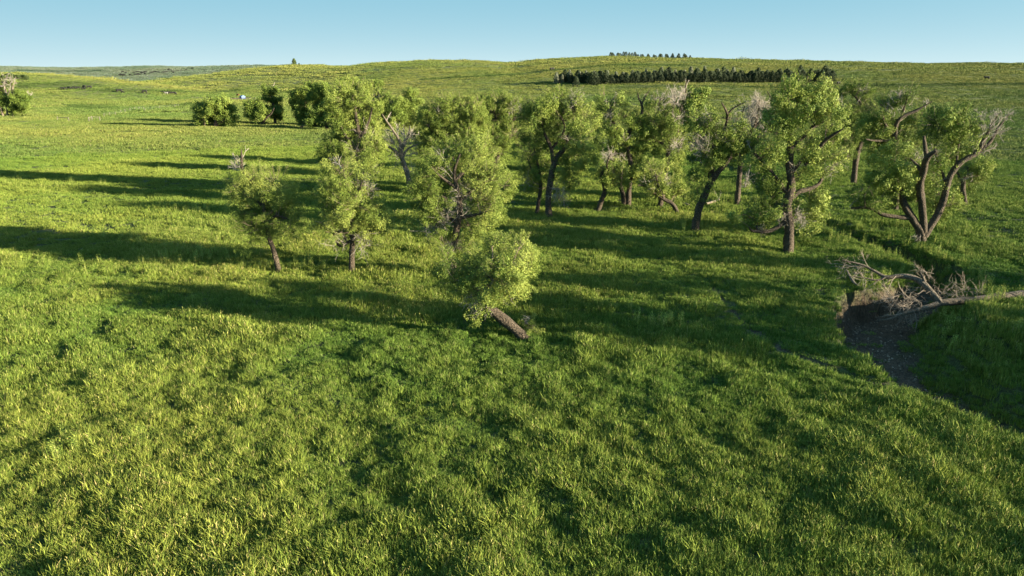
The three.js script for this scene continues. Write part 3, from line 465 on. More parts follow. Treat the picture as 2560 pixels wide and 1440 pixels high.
    leaf: [[1222, 262, 26, 22, 1.0, 0.55], [1245, 252, 28, 18, 0.9, 0.5], [1270, 258, 28, 18, 0.8, 0.5], [1228, 300, 34, 34, 1.1, 0.4], [1260, 295, 30, 26, 0.7, 0.45], [1235, 345, 30, 32, 1.1, 0.35], [1295, 300, 16, 20, 0.5, 0.5], [1280, 340, 22, 28, 0.6, 0.5], [1215, 325, 20, 28, 0.9, 0.35], [1300, 355, 18, 22, 0.4, 0.5], [1250, 375, 24, 18, 0.5, 0.4]],
    dead: [[1290, 290, 1312, 272, 1.2, 2], [1284, 300, 1300, 262, 1.0, 2]], fuzz: [[1278, 275, 26, 20]] },
  { name: 'forked_tree', at: [1375, 549], label: 'forked tree with a clear curving trunk and drooping light crown',
    limbs: [Z4([405, 1205, 10], [393, 1050, 9], [412, 900, 8.5], [432, 790, 8], [470, 700, 7.5], [540, 600, 6.5], [565, 510, 5], [600, 380, 3.6], [590, 240, 1.6]), Z4([440, 770, 6], [425, 660, 5.5], [410, 600, 5], [370, 520, 4], [345, 430, 2]), Z4([425, 625, 4], [490, 545, 3.4], [530, 450, 2.6], [500, 370, 1.6]), Z4([555, 560, 4], [640, 480, 3], [690, 400, 1.8])],
    leaf: [[1348, 268, 34, 24, 0.9, 0.5], [1340, 302, 32, 30, 1.0, 0.4], [1396, 252, 40, 22, 0.75, 0.55], [1372, 285, 30, 22, 0.8, 0.45], [1400, 298, 44, 28, 0.85, 0.5], [1440, 275, 30, 30, 0.55, 0.6], [1462, 303, 28, 32, 0.5, 0.7], [1348, 338, 34, 26, 0.75, 0.4], [1420, 335, 30, 24, 0.5, 0.5], [1450, 345, 32, 38, 0.85, 0.68], [1400, 365, 30, 26, 0.6, 0.5], [1458, 385, 28, 26, 0.8, 0.7], [1430, 412, 28, 24, 0.75, 0.65], [1400, 410, 24, 24, 0.5, 0.5], [1402, 470, 24, 32, 0.4, 0.68], [1425, 455, 16, 16, 0.35, 0.65]],
    dead: [[1432, 280, 1440, 240, 1.2, 2], [1430, 260, 1455, 255, 1.0, 2]], fuzz: [[1440, 255, 26, 18], [1400, 480, 30, 26, -0.6], [1430, 350, 26, 10], [1380, 255, 24, 8]] },
  { name: 'small_tree', at: [1342, 537], label: 'small dim tree with a thin trunk just left of the forked tree',
    limbs: [[[1342, 537, 6], [1346, 505, 5.5], [1351, 478, 5], [1350, 440, 4], [1342, 400, 3], [1335, 370, 1.5]], [[1350, 455, 3], [1330, 425, 2.4], [1318, 395, 1.4]]],
    leaf: [[1342, 400, 38, 30, 0.85, 0.4], [1322, 378, 26, 24, 0.6, 0.4], [1335, 435, 36, 28, 0.8, 0.4], [1362, 430, 24, 26, 0.7, 0.45], [1325, 460, 26, 20, 0.5, 0.42], [1362, 470, 18, 16, 0.5, 0.45]], fuzz: [[1325, 455, 24, 12]] },
  { name: 'crooked_tree', at: [1494, 528], label: 'small crooked tree with an S-shaped stem and pale tuft',
    limbs: [Z4([800, 1140, 7], [830, 1050, 7], [858, 980, 6.5], [846, 890, 6], [828, 840, 5.5], [870, 805, 5], [915, 785, 4], [940, 740, 1.8]), Z4([835, 870, 4], [870, 800, 3], [880, 730, 2], [905, 670, 1.2])],
    leaf: [[1519, 412, 24, 16, 0.6, 0.7], [1512, 440, 20, 18, 0.7, 0.68], [1538, 440, 26, 22, 0.8, 0.72], [1500, 425, 12, 12, 0.5, 0.6], [1525, 460, 16, 14, 0.5, 0.68]],
    fuzz: [[1525, 392, 20, 16], [1515, 405, 18, 8]] },
  { name: 'twin_trunk_tree', at: [1566, 514], label: 'twin-trunk tree with a tall bare dead limb on its right',
    limbs: [Z4([1050, 1085, 8], [1052, 1000, 7.5], [1062, 900, 7], [1068, 760, 6.5], [1056, 660, 6.5], [1040, 560, 6], [1036, 500, 5.5], [960, 465, 4.6], [915, 380, 4], [903, 310, 3], [912, 265, 1.4]), Object.assign(Z4([1014, 1095, 7], [1005, 1000, 6.5], [985, 930, 6], [990, 840, 4], [1010, 760, 2]), { trunk: true }), Z4([1040, 510, 5.5], [1085, 455, 5], [1130, 395, 4.4], [1165, 320, 4], [1158, 265, 3.2], [1132, 205, 2.2], [1128, 165, 1.2]), Z4([1158, 270, 2.4], [1185, 210, 1.8], [1222, 150, 1])],
    leaf: [[1512, 250, 24, 18, 0.85, 0.5], [1545, 258, 22, 14, 0.6, 0.55], [1520, 335, 30, 34, 1.0, 0.4], [1555, 305, 36, 24, 0.8, 0.5], [1535, 370, 26, 22, 0.8, 0.45], [1600, 345, 34, 32, 0.9, 0.6], [1610, 382, 28, 28, 0.8, 0.6], [1565, 360, 28, 28, 0.6, 0.5], [1590, 300, 22, 16, 0.4, 0.55], [1571, 420, 44, 30, 1.05, 0.75], [1548, 448, 24, 20, 0.8, 0.72], [1595, 440, 24, 20, 0.8, 0.72]],
    dead: [[1523, 280, 1515, 255, 1.2, 2], [1527, 262, 1545, 232, 1.2, 2], [1601, 256, 1612, 235, 1.0, 1]], fuzz: [[1525, 285, 24, 18], [1560, 345, 24, 10], [1555, 400, 20, 8]] },
  { name: 'tall_tree', at: [1650, 516], label: 'slim tree with a bare twiggy top behind the arching bush tree',
    limbs: [[[1650, 516, 8], [1655, 485, 7], [1662, 445, 6.5], [1669, 400, 6], [1673, 363, 5.5], [1681, 317, 4.6], [1679, 287, 3.4], [1688, 256, 2], [1685, 235, 1]], [[1672, 372, 4], [1650, 355, 3.6], [1636, 350, 3], [1630, 320, 2]], [[1680, 320, 3], [1695, 290, 2.2], [1705, 262, 1.2]]],
    leaf: [[1637, 300, 28, 34, 1.1, 0.35], [1643, 255, 26, 14, 0.6, 0.35], [1660, 315, 26, 36, 0.9, 0.5], [1694, 350, 22, 30, 0.6, 0.6], [1632, 338, 22, 24, 1.0, 0.35], [1684, 405, 18, 24, 0.9, 0.72], [1655, 360, 22, 22, 0.7, 0.45], [1665, 280, 18, 18, 0.6, 0.45]],
    dead: [[1686, 265, 1678, 225, 1.6, 3], [1690, 260, 1706, 230, 1.4, 2], [1643, 262, 1632, 240, 1.4, 2], [1645, 262, 1655, 240, 1.4, 2], [1640, 290, 1650, 248, 2.4, 2]], fuzz: [[1686, 250, 26, 26], [1645, 252, 22, 18], [1690, 370, 24, 20], [1690, 300, 24, 14]] },
  { name: 'arching_tree', at: [1692, 538], label: 'low arching tree with a bent stem and bright mop-like crown',
    limbs: [[[1692, 538, 7], [1688, 520, 6.5], [1676, 506, 6], [1660, 498, 5], [1640, 485, 4], [1622, 470, 2.4]], [[1660, 497, 4], [1648, 470, 3], [1640, 440, 2]], [[1628, 472, 2.6], [1612, 464, 2], [1595, 463, 1.2]]],
    leaf: [[1668, 470, 36, 22, 1.0, 0.78], [1688, 486, 26, 18, 1.0, 0.78], [1645, 450, 32, 22, 0.95, 0.72], [1638, 425, 30, 20, 0.8, 0.7], [1620, 445, 20, 16, 0.7, 0.68], [1648, 485, 22, 14, 0.7, 0.7]], fuzz: [[1630, 460, 24, 16], [1665, 455, 24, 10]] },
  { name: 'tall_tree', at: [1703, 384], label: 'far tree with a thin dead spike on top, behind the slim twiggy tree',
    limbs: [[[1703, 384, 6], [1702, 350, 5.5], [1706, 300, 5], [1710, 260, 4], [1714, 225, 2], [1716, 198, 1]], [[1706, 305, 3], [1725, 275, 2.4], [1745, 245, 1.4]]],
    leaf: [[1728, 245, 30, 18, 0.9, 0.55], [1750, 235, 16, 13, 1.0, 0.6], [1714, 280, 26, 28, 0.9, 0.45], [1740, 282, 26, 30, 0.9, 0.55], [1725, 325, 32, 32, 0.9, 0.5], [1750, 330, 20, 24, 0.7, 0.5], [1700, 325, 20, 30, 0.7, 0.4]],
    dead: [[1712, 240, 1702, 215, 1.2, 2], [1712, 245, 1698, 232, 1.2, 2], [1715, 220, 1722, 200, 1, 1]], fuzz: [[1706, 240, 24, 20], [1705, 330, 20, 14]] },
  { name: 'small_tree', at: [1725, 381], label: 'thin trunk with a small crown, right beside the spiked far tree',
    limbs: [[[1725, 381, 5], [1728, 355, 4.5], [1735, 320, 3.5], [1742, 290, 2]]], leaf: [[1742, 300, 22, 24, 0.8, 0.55], [1730, 330, 24, 20, 0.7, 0.5]] },
  { name: 'slanting_tree', at: [1737, 581], label: 'tree slanting right from a thick trunk with forked grey snags above',
    limbs: [Z5([260, 1200, 11], [275, 1100, 10.5], [302, 1000, 10], [350, 890, 9.5], [385, 815, 9], [440, 745, 8], [510, 660, 7], [552, 570, 5], [605, 505, 2.5]), Z5([372, 840, 6], [372, 760, 5], [350, 680, 3.5], [330, 620, 2]), Z5([395, 800, 6], [395, 690, 5], [400, 560, 4.4], [388, 440, 3.2], [350, 350, 1.6]), Z5([400, 570, 4], [450, 500, 3.6], [488, 420, 3.4], [505, 340, 3.6], [500, 300, 3.4], [462, 230, 1.6]), Z5([510, 310, 2.8], [545, 275, 2.2], [630, 230, 1.2]), Z5([460, 725, 5], [540, 640, 3.6], [620, 600, 2])],
    leaf: [[1850, 352, 42, 20, 0.9, 0.5], [1880, 372, 22, 18, 0.7, 0.55], [1812, 338, 28, 22, 0.8, 0.5], [1790, 385, 32, 32, 0.9, 0.45], [1758, 412, 24, 28, 1.0, 0.35], [1750, 295, 28, 24, 0.9, 0.4], [1830, 308, 22, 18, 0.5, 0.5], [1745, 465, 24, 34, 0.55, 0.35], [1770, 320, 20, 22, 0.5, 0.45], [1815, 375, 26, 20, 0.7, 0.48], [1850, 395, 22, 18, 0.5, 0.5]],
    dead: [[1780, 350, 1768, 290, 1.8, 3], [1775, 380, 1735, 350, 1.6, 2], [1770, 400, 1738, 385, 1.4, 2], [1783, 340, 1800, 300, 1.4, 2]], fuzz: [[1752, 360, 34, 36], [1772, 300, 26, 22], [1800, 345, 26, 16], [1760, 390, 26, 16]] },
  { name: 'dead_crown_tree', at: [1842, 509], label: 'slim-trunked tree with a wide grey leafless crown',
    limbs: [[[1842, 509, 8], [1845, 480, 7.5], [1848, 447, 7], [1852, 397, 6.5], [1860, 365, 5.5], [1880, 325, 4.5], [1905, 300, 4], [1927, 280, 3.2], [1933, 258, 2], [1918, 228, 1]], [[1864, 352, 4], [1858, 320, 3.2], [1855, 290, 2], [1862, 265, 1]], [[1885, 320, 3.4], [1895, 285, 2.6], [1898, 250, 1.4]], [[1930, 265, 2], [1945, 245, 1.4], [1950, 225, 0.8]]],
    leaf: [[1862, 400, 20, 18, 0.4, 0.5], [1885, 345, 26, 16, 0.35, 0.4], [1840, 385, 20, 16, 0.4, 0.45]],
    dead: [[1880, 325, 1868, 270, 1.8, 3], [1895, 305, 1905, 250, 1.8, 3], [1860, 345, 1845, 300, 1.6, 3], [1915, 290, 1890, 240, 1.4, 3], [1927, 280, 1948, 255, 1.4, 2], [1905, 300, 1940, 295, 1.4, 2], [1870, 340, 1900, 330, 1.4, 2]], fuzz: [[1880, 290, 40, 60], [1905, 265, 30, 36], [1862, 315, 28, 30], [1870, 455, 18, 14]] },
  { name: 'dead_crown_tree', at: [1880, 408], label: 'stout far trunk half hidden behind the wide grey leafless crown',
    limbs: [[[1880, 408, 9], [1884, 380, 8], [1890, 350, 6], [1905, 320, 4], [1915, 290, 2]], [[1886, 365, 4], [1870, 335, 3], [1860, 310, 1.5]]],
    leaf: [[1900, 345, 28, 22, 0.5, 0.4], [1920, 370, 26, 20, 0.6, 0.5]], dead: [[1905, 320, 1925, 290, 1.6, 3], [1890, 345, 1880, 300, 1.6, 3]], fuzz: [[1900, 320, 30, 30]] },
  { name: 'main_tree', at: [1970, 631], label: 'tallest leafy tree right of centre on the creek bank, curved side limbs', seed: 11,
    limbs: [Z5([960, 1352, 15], [968, 1150, 13.5], [955, 1000, 12], [985, 850, 11.5], [970, 700, 10], [976, 560, 9], [968, 450, 7], [1000, 330, 5], [1050, 255, 3.5], [1100, 150, 1.6]), Z5([985, 945, 7], [1040, 900, 6.5], [1110, 880, 6], [1190, 840, 5], [1240, 760, 4], [1270, 740, 2.6], [1330, 690, 1.4]), Z5([985, 760, 6.5], [1030, 700, 5.5], [1070, 650, 4.5], [1180, 625, 2]), Z5([978, 575, 7], [1010, 540, 6.5], [1080, 480, 6], [1150, 410, 5.5], [1210, 375, 4.5], [1270, 345, 2]), Z5([1085, 700, 4], [1170, 600, 5], [1240, 510, 4.6], [1300, 470, 4], [1375, 425, 2]), Z5([965, 465, 5], [910, 460, 4], [850, 455, 3], [800, 430, 1.5]), Z5([945, 900, 5], [900, 830, 4.4], [800, 700, 4], [720, 620, 3.2], [680, 560, 1.6]), Z5([935, 1120, 6.5], [880, 1165, 5.5], [810, 1195, 5], [740, 1195, 4.4], [690, 1190, 3.6], [670, 1165, 1.8]), Z5([735, 1193, 2.6], [725, 1160, 2], [735, 1120, 1.2])],
    leaf: [[2017, 213, 36, 20, 0.95, 0.68], [1968, 235, 34, 24, 0.95, 0.6], [2002, 240, 46, 26, 1.0, 0.65], [2043, 258, 38, 24, 0.95, 0.66], [2080, 282, 30, 24, 0.85, 0.66], [1958, 275, 32, 28, 0.95, 0.5], [2015, 290, 44, 26, 0.8, 0.6], [2065, 325, 38, 26, 0.75, 0.66], [1990, 325, 28, 28, 0.6, 0.6], [2090, 352, 22, 24, 0.6, 0.72], [1938, 320, 26, 20, 0.6, 0.45], [1940, 358, 34, 28, 0.8, 0.5], [1908, 392, 28, 22, 0.7, 0.5], [2012, 367, 34, 28, 0.7, 0.66], [2040, 395, 26, 18, 0.5, 0.66], [2060, 410, 34, 22, 0.8, 0.66], [2085, 395, 20, 18, 0.6, 0.7], [1935, 438, 34, 34, 0.75, 0.45], [2002, 437, 28, 28, 0.7, 0.66], [1905, 440, 20, 20, 0.5, 0.42], [1945, 485, 34, 30, 0.75, 0.45], [2022, 498, 38, 28, 0.95, 0.8], [2012, 540, 32, 32, 0.9, 0.8], [1862, 535, 34, 24, 0.9, 0.4], [1905, 530, 34, 30, 0.8, 0.42], [1935, 520, 24, 26, 0.7, 0.42], [1895, 560, 30, 14, 0.5, 0.42], [2045, 520, 16, 20, 0.7, 0.8]],
    dead: [[2067, 427, 2095, 405, 1.2, 2], [1877, 370, 1868, 350, 1.2, 2]], fuzz: [[2000, 545, 26, 24, -0.3], [1958, 555, 24, 14], [2075, 430, 22, 12], [1985, 420, 26, 10], [1900, 575, 22, 14, 0.5]] },
  { name: 'tall_tree', at: [2134, 461], label: 'dark-trunked tree with a narrow layered crown between the two largest right-hand trees',
    limbs: [Z5([1450, 842, 8], [1465, 700, 8], [1480, 600, 8], [1518, 490, 7], [1505, 400, 6], [1512, 260, 4.4], [1480, 200, 3], [1440, 170, 1.5]), Z5([1508, 380, 4], [1430, 330, 3], [1390, 290, 1.6]), Z5([1510, 320, 3.6], [1550, 290, 3], [1600, 290, 1.6]), Z5([1512, 255, 3], [1540, 210, 2.4], [1590, 205, 1.2])],
    leaf: [[2132, 225, 26, 16, 0.9, 0.45], [2158, 222, 22, 14, 0.7, 0.5], [2143, 255, 32, 22, 0.8, 0.48], [2118, 292, 22, 32, 0.85, 0.45], [2173, 282, 26, 28, 0.8, 0.5], [2125, 345, 30, 38, 0.9, 0.4], [2170, 322, 26, 28, 0.75, 0.5], [2110, 388, 22, 24, 0.7, 0.4], [2150, 300, 22, 24, 0.4, 0.5], [2190, 330, 18, 18, 0.7, 0.5]],
    dead: [[2110, 262, 2092, 245, 1.4, 2], [2150, 260, 2165, 215, 1.2, 2]], fuzz: [[2105, 400, 22, 16], [2100, 255, 16, 10]] },
  { name: 'multi_stem_tree', at: [2303, 606], label: 'big three-stemmed tree at right with bare branch tips reaching right', seed: 21,
    limbs: [Z6([915, 1278, 13], [898, 1190, 11], [835, 1085, 10.5], [785, 1000, 10], [760, 910, 7], [730, 820, 4], [720, 740, 2]), Z6([930, 1200, 10], [915, 1010, 10], [900, 860, 10], [928, 730, 9], [955, 640, 8], [1020, 590, 4]), Z6([950, 640, 6], [938, 560, 5.5], [930, 480, 3]), Z6([930, 1230, 10], [1020, 1090, 10], [1080, 950, 9.5], [1105, 830, 9], [1165, 720, 8.5], [1230, 660, 7.5], [1320, 610, 7], [1390, 490, 5], [1430, 410, 3], [1480, 330, 1.6]), Z6([1340, 600, 5], [1430, 520, 4.4], [1480, 430, 3], [1560, 330, 1.4]), Z6([815, 1095, 6.5], [720, 1085, 6], [620, 1070, 5.5], [570, 1040, 5], [510, 1018, 4.4], [430, 1018, 3.6], [380, 1022, 2.4]), Z6([905, 740, 4.6], [870, 690, 3.6], [830, 650, 2]), Z6([1100, 850, 5], [1070, 760, 4], [1020, 640, 4], [1020, 500, 3], [1040, 420, 2]), Z6([1170, 720, 4], [1180, 620, 3], [1200, 500, 2.4], [1240, 460, 1.5])],
    leaf: [[2345, 308, 38, 26, 1.05, 0.45], [2372, 292, 26, 20, 0.9, 0.5], [2408, 298, 36, 26, 1.0, 0.5], [2378, 328, 34, 18, 0.8, 0.5], [2402, 368, 36, 24, 0.9, 0.5], [2425, 330, 20, 22, 0.7, 0.55], [2238, 398, 36, 34, 1.0, 0.5], [2252, 432, 34, 32, 1.0, 0.66], [2215, 445, 38, 32, 1.0, 0.4], [2172, 465, 36, 24, 0.85, 0.42], [2155, 488, 34, 18, 0.65, 0.42], [2232, 478, 36, 24, 0.95, 0.42], [2290, 450, 26, 30, 0.6, 0.45], [2330, 430, 26, 30, 0.7, 0.5], [2345, 480, 24, 26, 0.7, 0.5], [2378, 510, 26, 26, 0.9, 0.72], [2340, 522, 22, 24, 0.75, 0.66], [2362, 400, 24, 22, 0.6, 0.5], [2200, 500, 30, 16, 0.6, 0.42], [2290, 500, 20, 22, 0.5, 0.5], [2325, 345, 16, 16, 0.6, 0.45]],
    dead: [[2463, 345, 2450, 290, 1.8, 3], [2470, 335, 2490, 285, 1.8, 3], [2480, 325, 2525, 285, 1.6, 3], [2465, 345, 2520, 325, 1.4, 2], [2440, 385, 2490, 370, 1.4, 2], [2130, 520, 2150, 490, 1.4, 2], [2340, 455, 2370, 445, 1.2, 1]], fuzz: [[2470, 330, 30, 16], [2285, 405, 24, 14], [2450, 375, 20, 8], [2330, 380, 20, 10], [2290, 595, 18, 12]] },
  { name: 'broad_tree', at: [2238, 528], label: 'tree right behind the three-stemmed tree, dead branch pointing up right',
    limbs: [[[2238, 528, 8], [2240, 460, 8], [2235, 400, 7.5], [2237, 340, 7], [2240, 312, 6], [2254, 292, 5], [2285, 279, 4], [2305, 268, 2.6], [2330, 253, 1.2]], [[2238, 340, 4.6], [2215, 315, 3.4], [2205, 285, 2]], [[2252, 296, 3.4], [2262, 265, 2.4], [2270, 238, 1.4]], [[2237, 350, 4], [2190, 352, 3], [2165, 348, 1.6]]],
    leaf: [[2268, 240, 30, 14, 0.8, 0.45], [2240, 262, 20, 18, 0.5, 0.45], [2295, 300, 30, 24, 0.75, 0.55], [2200, 280, 28, 30, 0.75, 0.5], [2187, 320, 34, 28, 0.9, 0.48], [2215, 305, 26, 22, 0.8, 0.5], [2273, 328, 38, 24, 0.9, 0.55], [2235, 352, 42, 24, 0.95, 0.5], [2195, 365, 30, 22, 0.8, 0.42], [2280, 370, 28, 22, 0.7, 0.55], [2200, 395, 26, 24, 0.7, 0.42]],
    dead: [[2300, 272, 2315, 250, 1.4, 2], [2254, 285, 2245, 245, 1.4, 2], [2262, 262, 2290, 235, 1.2, 2]], fuzz: [[2245, 250, 26, 22], [2225, 275, 22, 12]] },
  { name: 'small_tree', at: [2411, 514], label: 'pale bushy tree on a short straight trunk behind the three-stemmed tree',
    limbs: [[[2411, 514, 8], [2409, 490, 7.5], [2407, 470, 7], [2412, 440, 5], [2425, 410, 2.5]], [[2408, 462, 4], [2395, 435, 3], [2385, 415, 1.6]]],
    leaf: [[2435, 415, 30, 26, 0.85, 0.72], [2415, 445, 28, 22, 0.8, 0.66], [2390, 430, 22, 20, 0.7, 0.6], [2445, 440, 18, 18, 0.6, 0.72]], fuzz: [[2420, 440, 24, 14]] },
  { name: 'sprout_bush', at: [1330, 838], label: 'small sprouting bush beside the foot of the leaning tree', leafScale: 0.6, limbs: [[[1330, 838, 1.6], [1328, 826, 1.2], [1324, 812, 0.8]]], leaf: [[1330, 822, 10, 12, 1.3, 0.72], [1320, 812, 8, 10, 0.9, 0.75]], fuzz: [[1316, 800, 12, 10]] },
  // farther off
  { name: 'bush_tree', at: [537, 318], label: 'rounded many-stemmed tree standing alone left of the tree row', limbs: [[[537, 318, 4], [540, 300, 4], [545, 280, 3], [548, 262, 1.5]], Object.assign([[512, 316, 2.6], [510, 295, 2.2], [505, 275, 1.4]], { trunk: true }), Object.assign([[535, 318, 3.4], [555, 304, 3], [572, 297, 2]], { trunk: true })],
    leaf: [[520, 262, 26, 18, 1, 0.4], [545, 258, 24, 16, 1, 0.45], [510, 282, 22, 20, 1, 0.35], [540, 282, 30, 22, 1, 0.42], [568, 285, 20, 20, 0.9, 0.45], [560, 268, 20, 16, 0.9, 0.5], [505, 300, 14, 10, 0.7, 0.35], [572, 303, 12, 9, 0.7, 0.4]] },
  { name: 'bush_tree', at: [655, 312], label: 'spreading small tree with a curved stem left of the dark columnar tree', limbs: [[[655, 312, 3.4], [652, 295, 3], [648, 280, 2]], Object.assign([[657, 312, 3.2], [662, 298, 3], [678, 284, 2.2], [685, 270, 1.2]], { trunk: true })],
    leaf: [[640, 265, 22, 14, 1, 0.5], [632, 280, 18, 14, 0.9, 0.5], [655, 275, 22, 16, 1, 0.5], [665, 285, 14, 12, 0.8, 0.5], [648, 292, 14, 9, 0.6, 0.45]] },
  { name: 'columnar_tree', at: [688, 310], label: 'dark narrow two-tiered tree beside the spreading small tree', limbs: [[[688, 310, 3.6], [686, 285, 3.2], [682, 255, 2.6], [677, 230, 1.8], [680, 213, 0.8]]],
    leaf: [[675, 225, 16, 11, 1.1, 0.32], [684, 240, 18, 14, 1.1, 0.32], [690, 258, 14, 12, 0.9, 0.32], [688, 278, 14, 14, 1, 0.35], [693, 290, 12, 12, 0.9, 0.35]], dead: [[680, 222, 686, 208, 0.9, 1]] },
  { name: 'broad_tree', at: [760, 312], label: 'dark broad tree at the left end of the far tree group', limbs: [[[760, 312, 4], [758, 290, 3.6], [762, 260, 3], [768, 235, 1.6]]],
    leaf: [[765, 222, 22, 13, 1.1, 0.35], [745, 240, 20, 16, 1.1, 0.32], [775, 242, 24, 18, 1.1, 0.38], [750, 265, 20, 16, 1.1, 0.32], [768, 285, 20, 16, 1, 0.32], [755, 292, 16, 14, 1, 0.3]] },
  { name: 'broad_tree', at: [818, 324], label: 'large dark tree of the far group with a limb along the ground', limbs: [[[818, 324, 5], [814, 300, 4.6], [806, 270, 3.6], [810, 235, 2]], [[812, 308, 3], [785, 314, 2.6], [765, 313, 2], [750, 318, 1.2]], [[808, 280, 3], [825, 255, 2.4], [835, 235, 1.4]]],
    leaf: [[795, 220, 20, 12, 1, 0.45], [815, 228, 24, 16, 1, 0.5], [835, 240, 24, 20, 1, 0.42], [800, 250, 24, 18, 1.1, 0.35], [825, 270, 26, 20, 1.1, 0.32], [795, 280, 20, 18, 1.1, 0.3], [815, 298, 26, 16, 1, 0.3], [840, 295, 20, 18, 1, 0.3], [785, 305, 20, 10, 0.8, 0.3]] },
  { name: 'columnar_tree', at: [944, 318], label: 'thin dark half-bare tree left of the round-crowned far tree', limbs: [[[944, 318, 4], [945, 280, 3.6], [946, 245, 2.6], [945, 210, 1.2]]],
    leaf: [[945, 213, 12, 9, 1, 0.3], [946, 235, 12, 16, 0.7, 0.3], [945, 262, 14, 14, 0.8, 0.3]], fuzz: [[944, 240, 14, 14]] },
  { name: 'bush_tree', at: [976, 320], label: 'round-crowned bright far tree above the dead tree', limbs: [[[976, 320, 4], [978, 295, 3.4], [982, 265, 2]]],
    leaf: [[980, 252, 22, 16, 1.1, 0.5], [995, 270, 20, 18, 1.1, 0.5], [968, 275, 22, 18, 1, 0.45], [985, 292, 24, 16, 1, 0.45], [965, 298, 16, 12, 0.9, 0.4]] },
  { name: 'columnar_tree', at: [1028, 318], label: 'narrow upright far tree with a dead tip right of the round-crowned tree', limbs: [[[1028, 318, 3.6], [1029, 290, 3.2], [1028, 255, 2.4], [1024, 228, 1.2], [1017, 220, 0.8]]],
    leaf: [[1025, 230, 15, 9, 1, 0.42], [1030, 246, 20, 12, 1, 0.42], [1026, 265, 16, 14, 0.9, 0.45], [1034, 290, 16, 16, 0.9, 0.5], [1020, 300, 14, 12, 0.8, 0.5]] },
  { name: 'pale_trunk_tree', at: [32, 291], label: 'pale-trunked half-dead tree cluster at the far left edge', pale: true, limbs: [[[34, 291, 3.2], [30, 270, 3.2], [28, 250, 3], [31, 225, 2.4], [33, 212, 1.6], [40, 204, 0.8]], Object.assign([[18, 293, 2.6], [17, 265, 2.2], [18, 250, 2], [14, 225, 1.8], [8, 208, 1.4], [2, 195, 0.8]], { trunk: true }), Object.assign([[9, 293, 3], [2, 272, 2.6], [-8, 250, 2]], { trunk: true }), [[28, 252, 2], [20, 243, 1.6], [24, 225, 1.2]]],
    leaf: [[45, 242, 18, 14, 1, 0.3], [38, 262, 16, 18, 1, 0.3], [62, 240, 16, 10, 0.8, 0.3], [58, 258, 14, 12, 0.7, 0.32], [10, 255, 14, 18, 0.8, 0.35], [2, 238, 14, 12, 1, 0.3], [44, 280, 10, 10, 0.6, 0.3], [-12, 230, 16, 20, 1, 0.3], [20, 205, 16, 10, 0.25, 0.4]],
    dead: [[14, 225, 12, 200, 1, 2], [32, 222, 28, 198, 1, 2], [20, 243, 26, 215, 1, 2]], fuzz: [[22, 205, 20, 22], [75, 235, 10, 5]] },
];
const built = {};
for (const sp of TREES) { const g = makeTree(sp); (built[sp.name] ??= []).push(g); }
console.log('leaf sprays', nLeaf, 'trees', TREES.length);
// trees beyond the right edge of the view, whose long shadows cross the meadow
function outside(src, x, Z, turn, sc, label) { const o = src.clone(); o.name = numbered('shade_tree'); o.position.set(x, height(x, Z), -Z); o.rotation.y = turn; o.scale.setScalar(sc); tag(o, label, 'tree'); scene.add(o); return o; }
outside(built.main_tree[0], 48, 42.6, 2.2, 0.95, 'leafy tree beyond the right edge, shading the far creek bank');
outside(built.multi_stem_tree[0], 47, 31.5, 1.1, 0.85, 'wide tree beyond the right edge beside the creek bend');
outside(built.broad_tree[2] ?? built.broad_tree[0], 45, 25.5, 0.6, 1.0, 'tree beyond the right edge nearest the camera');
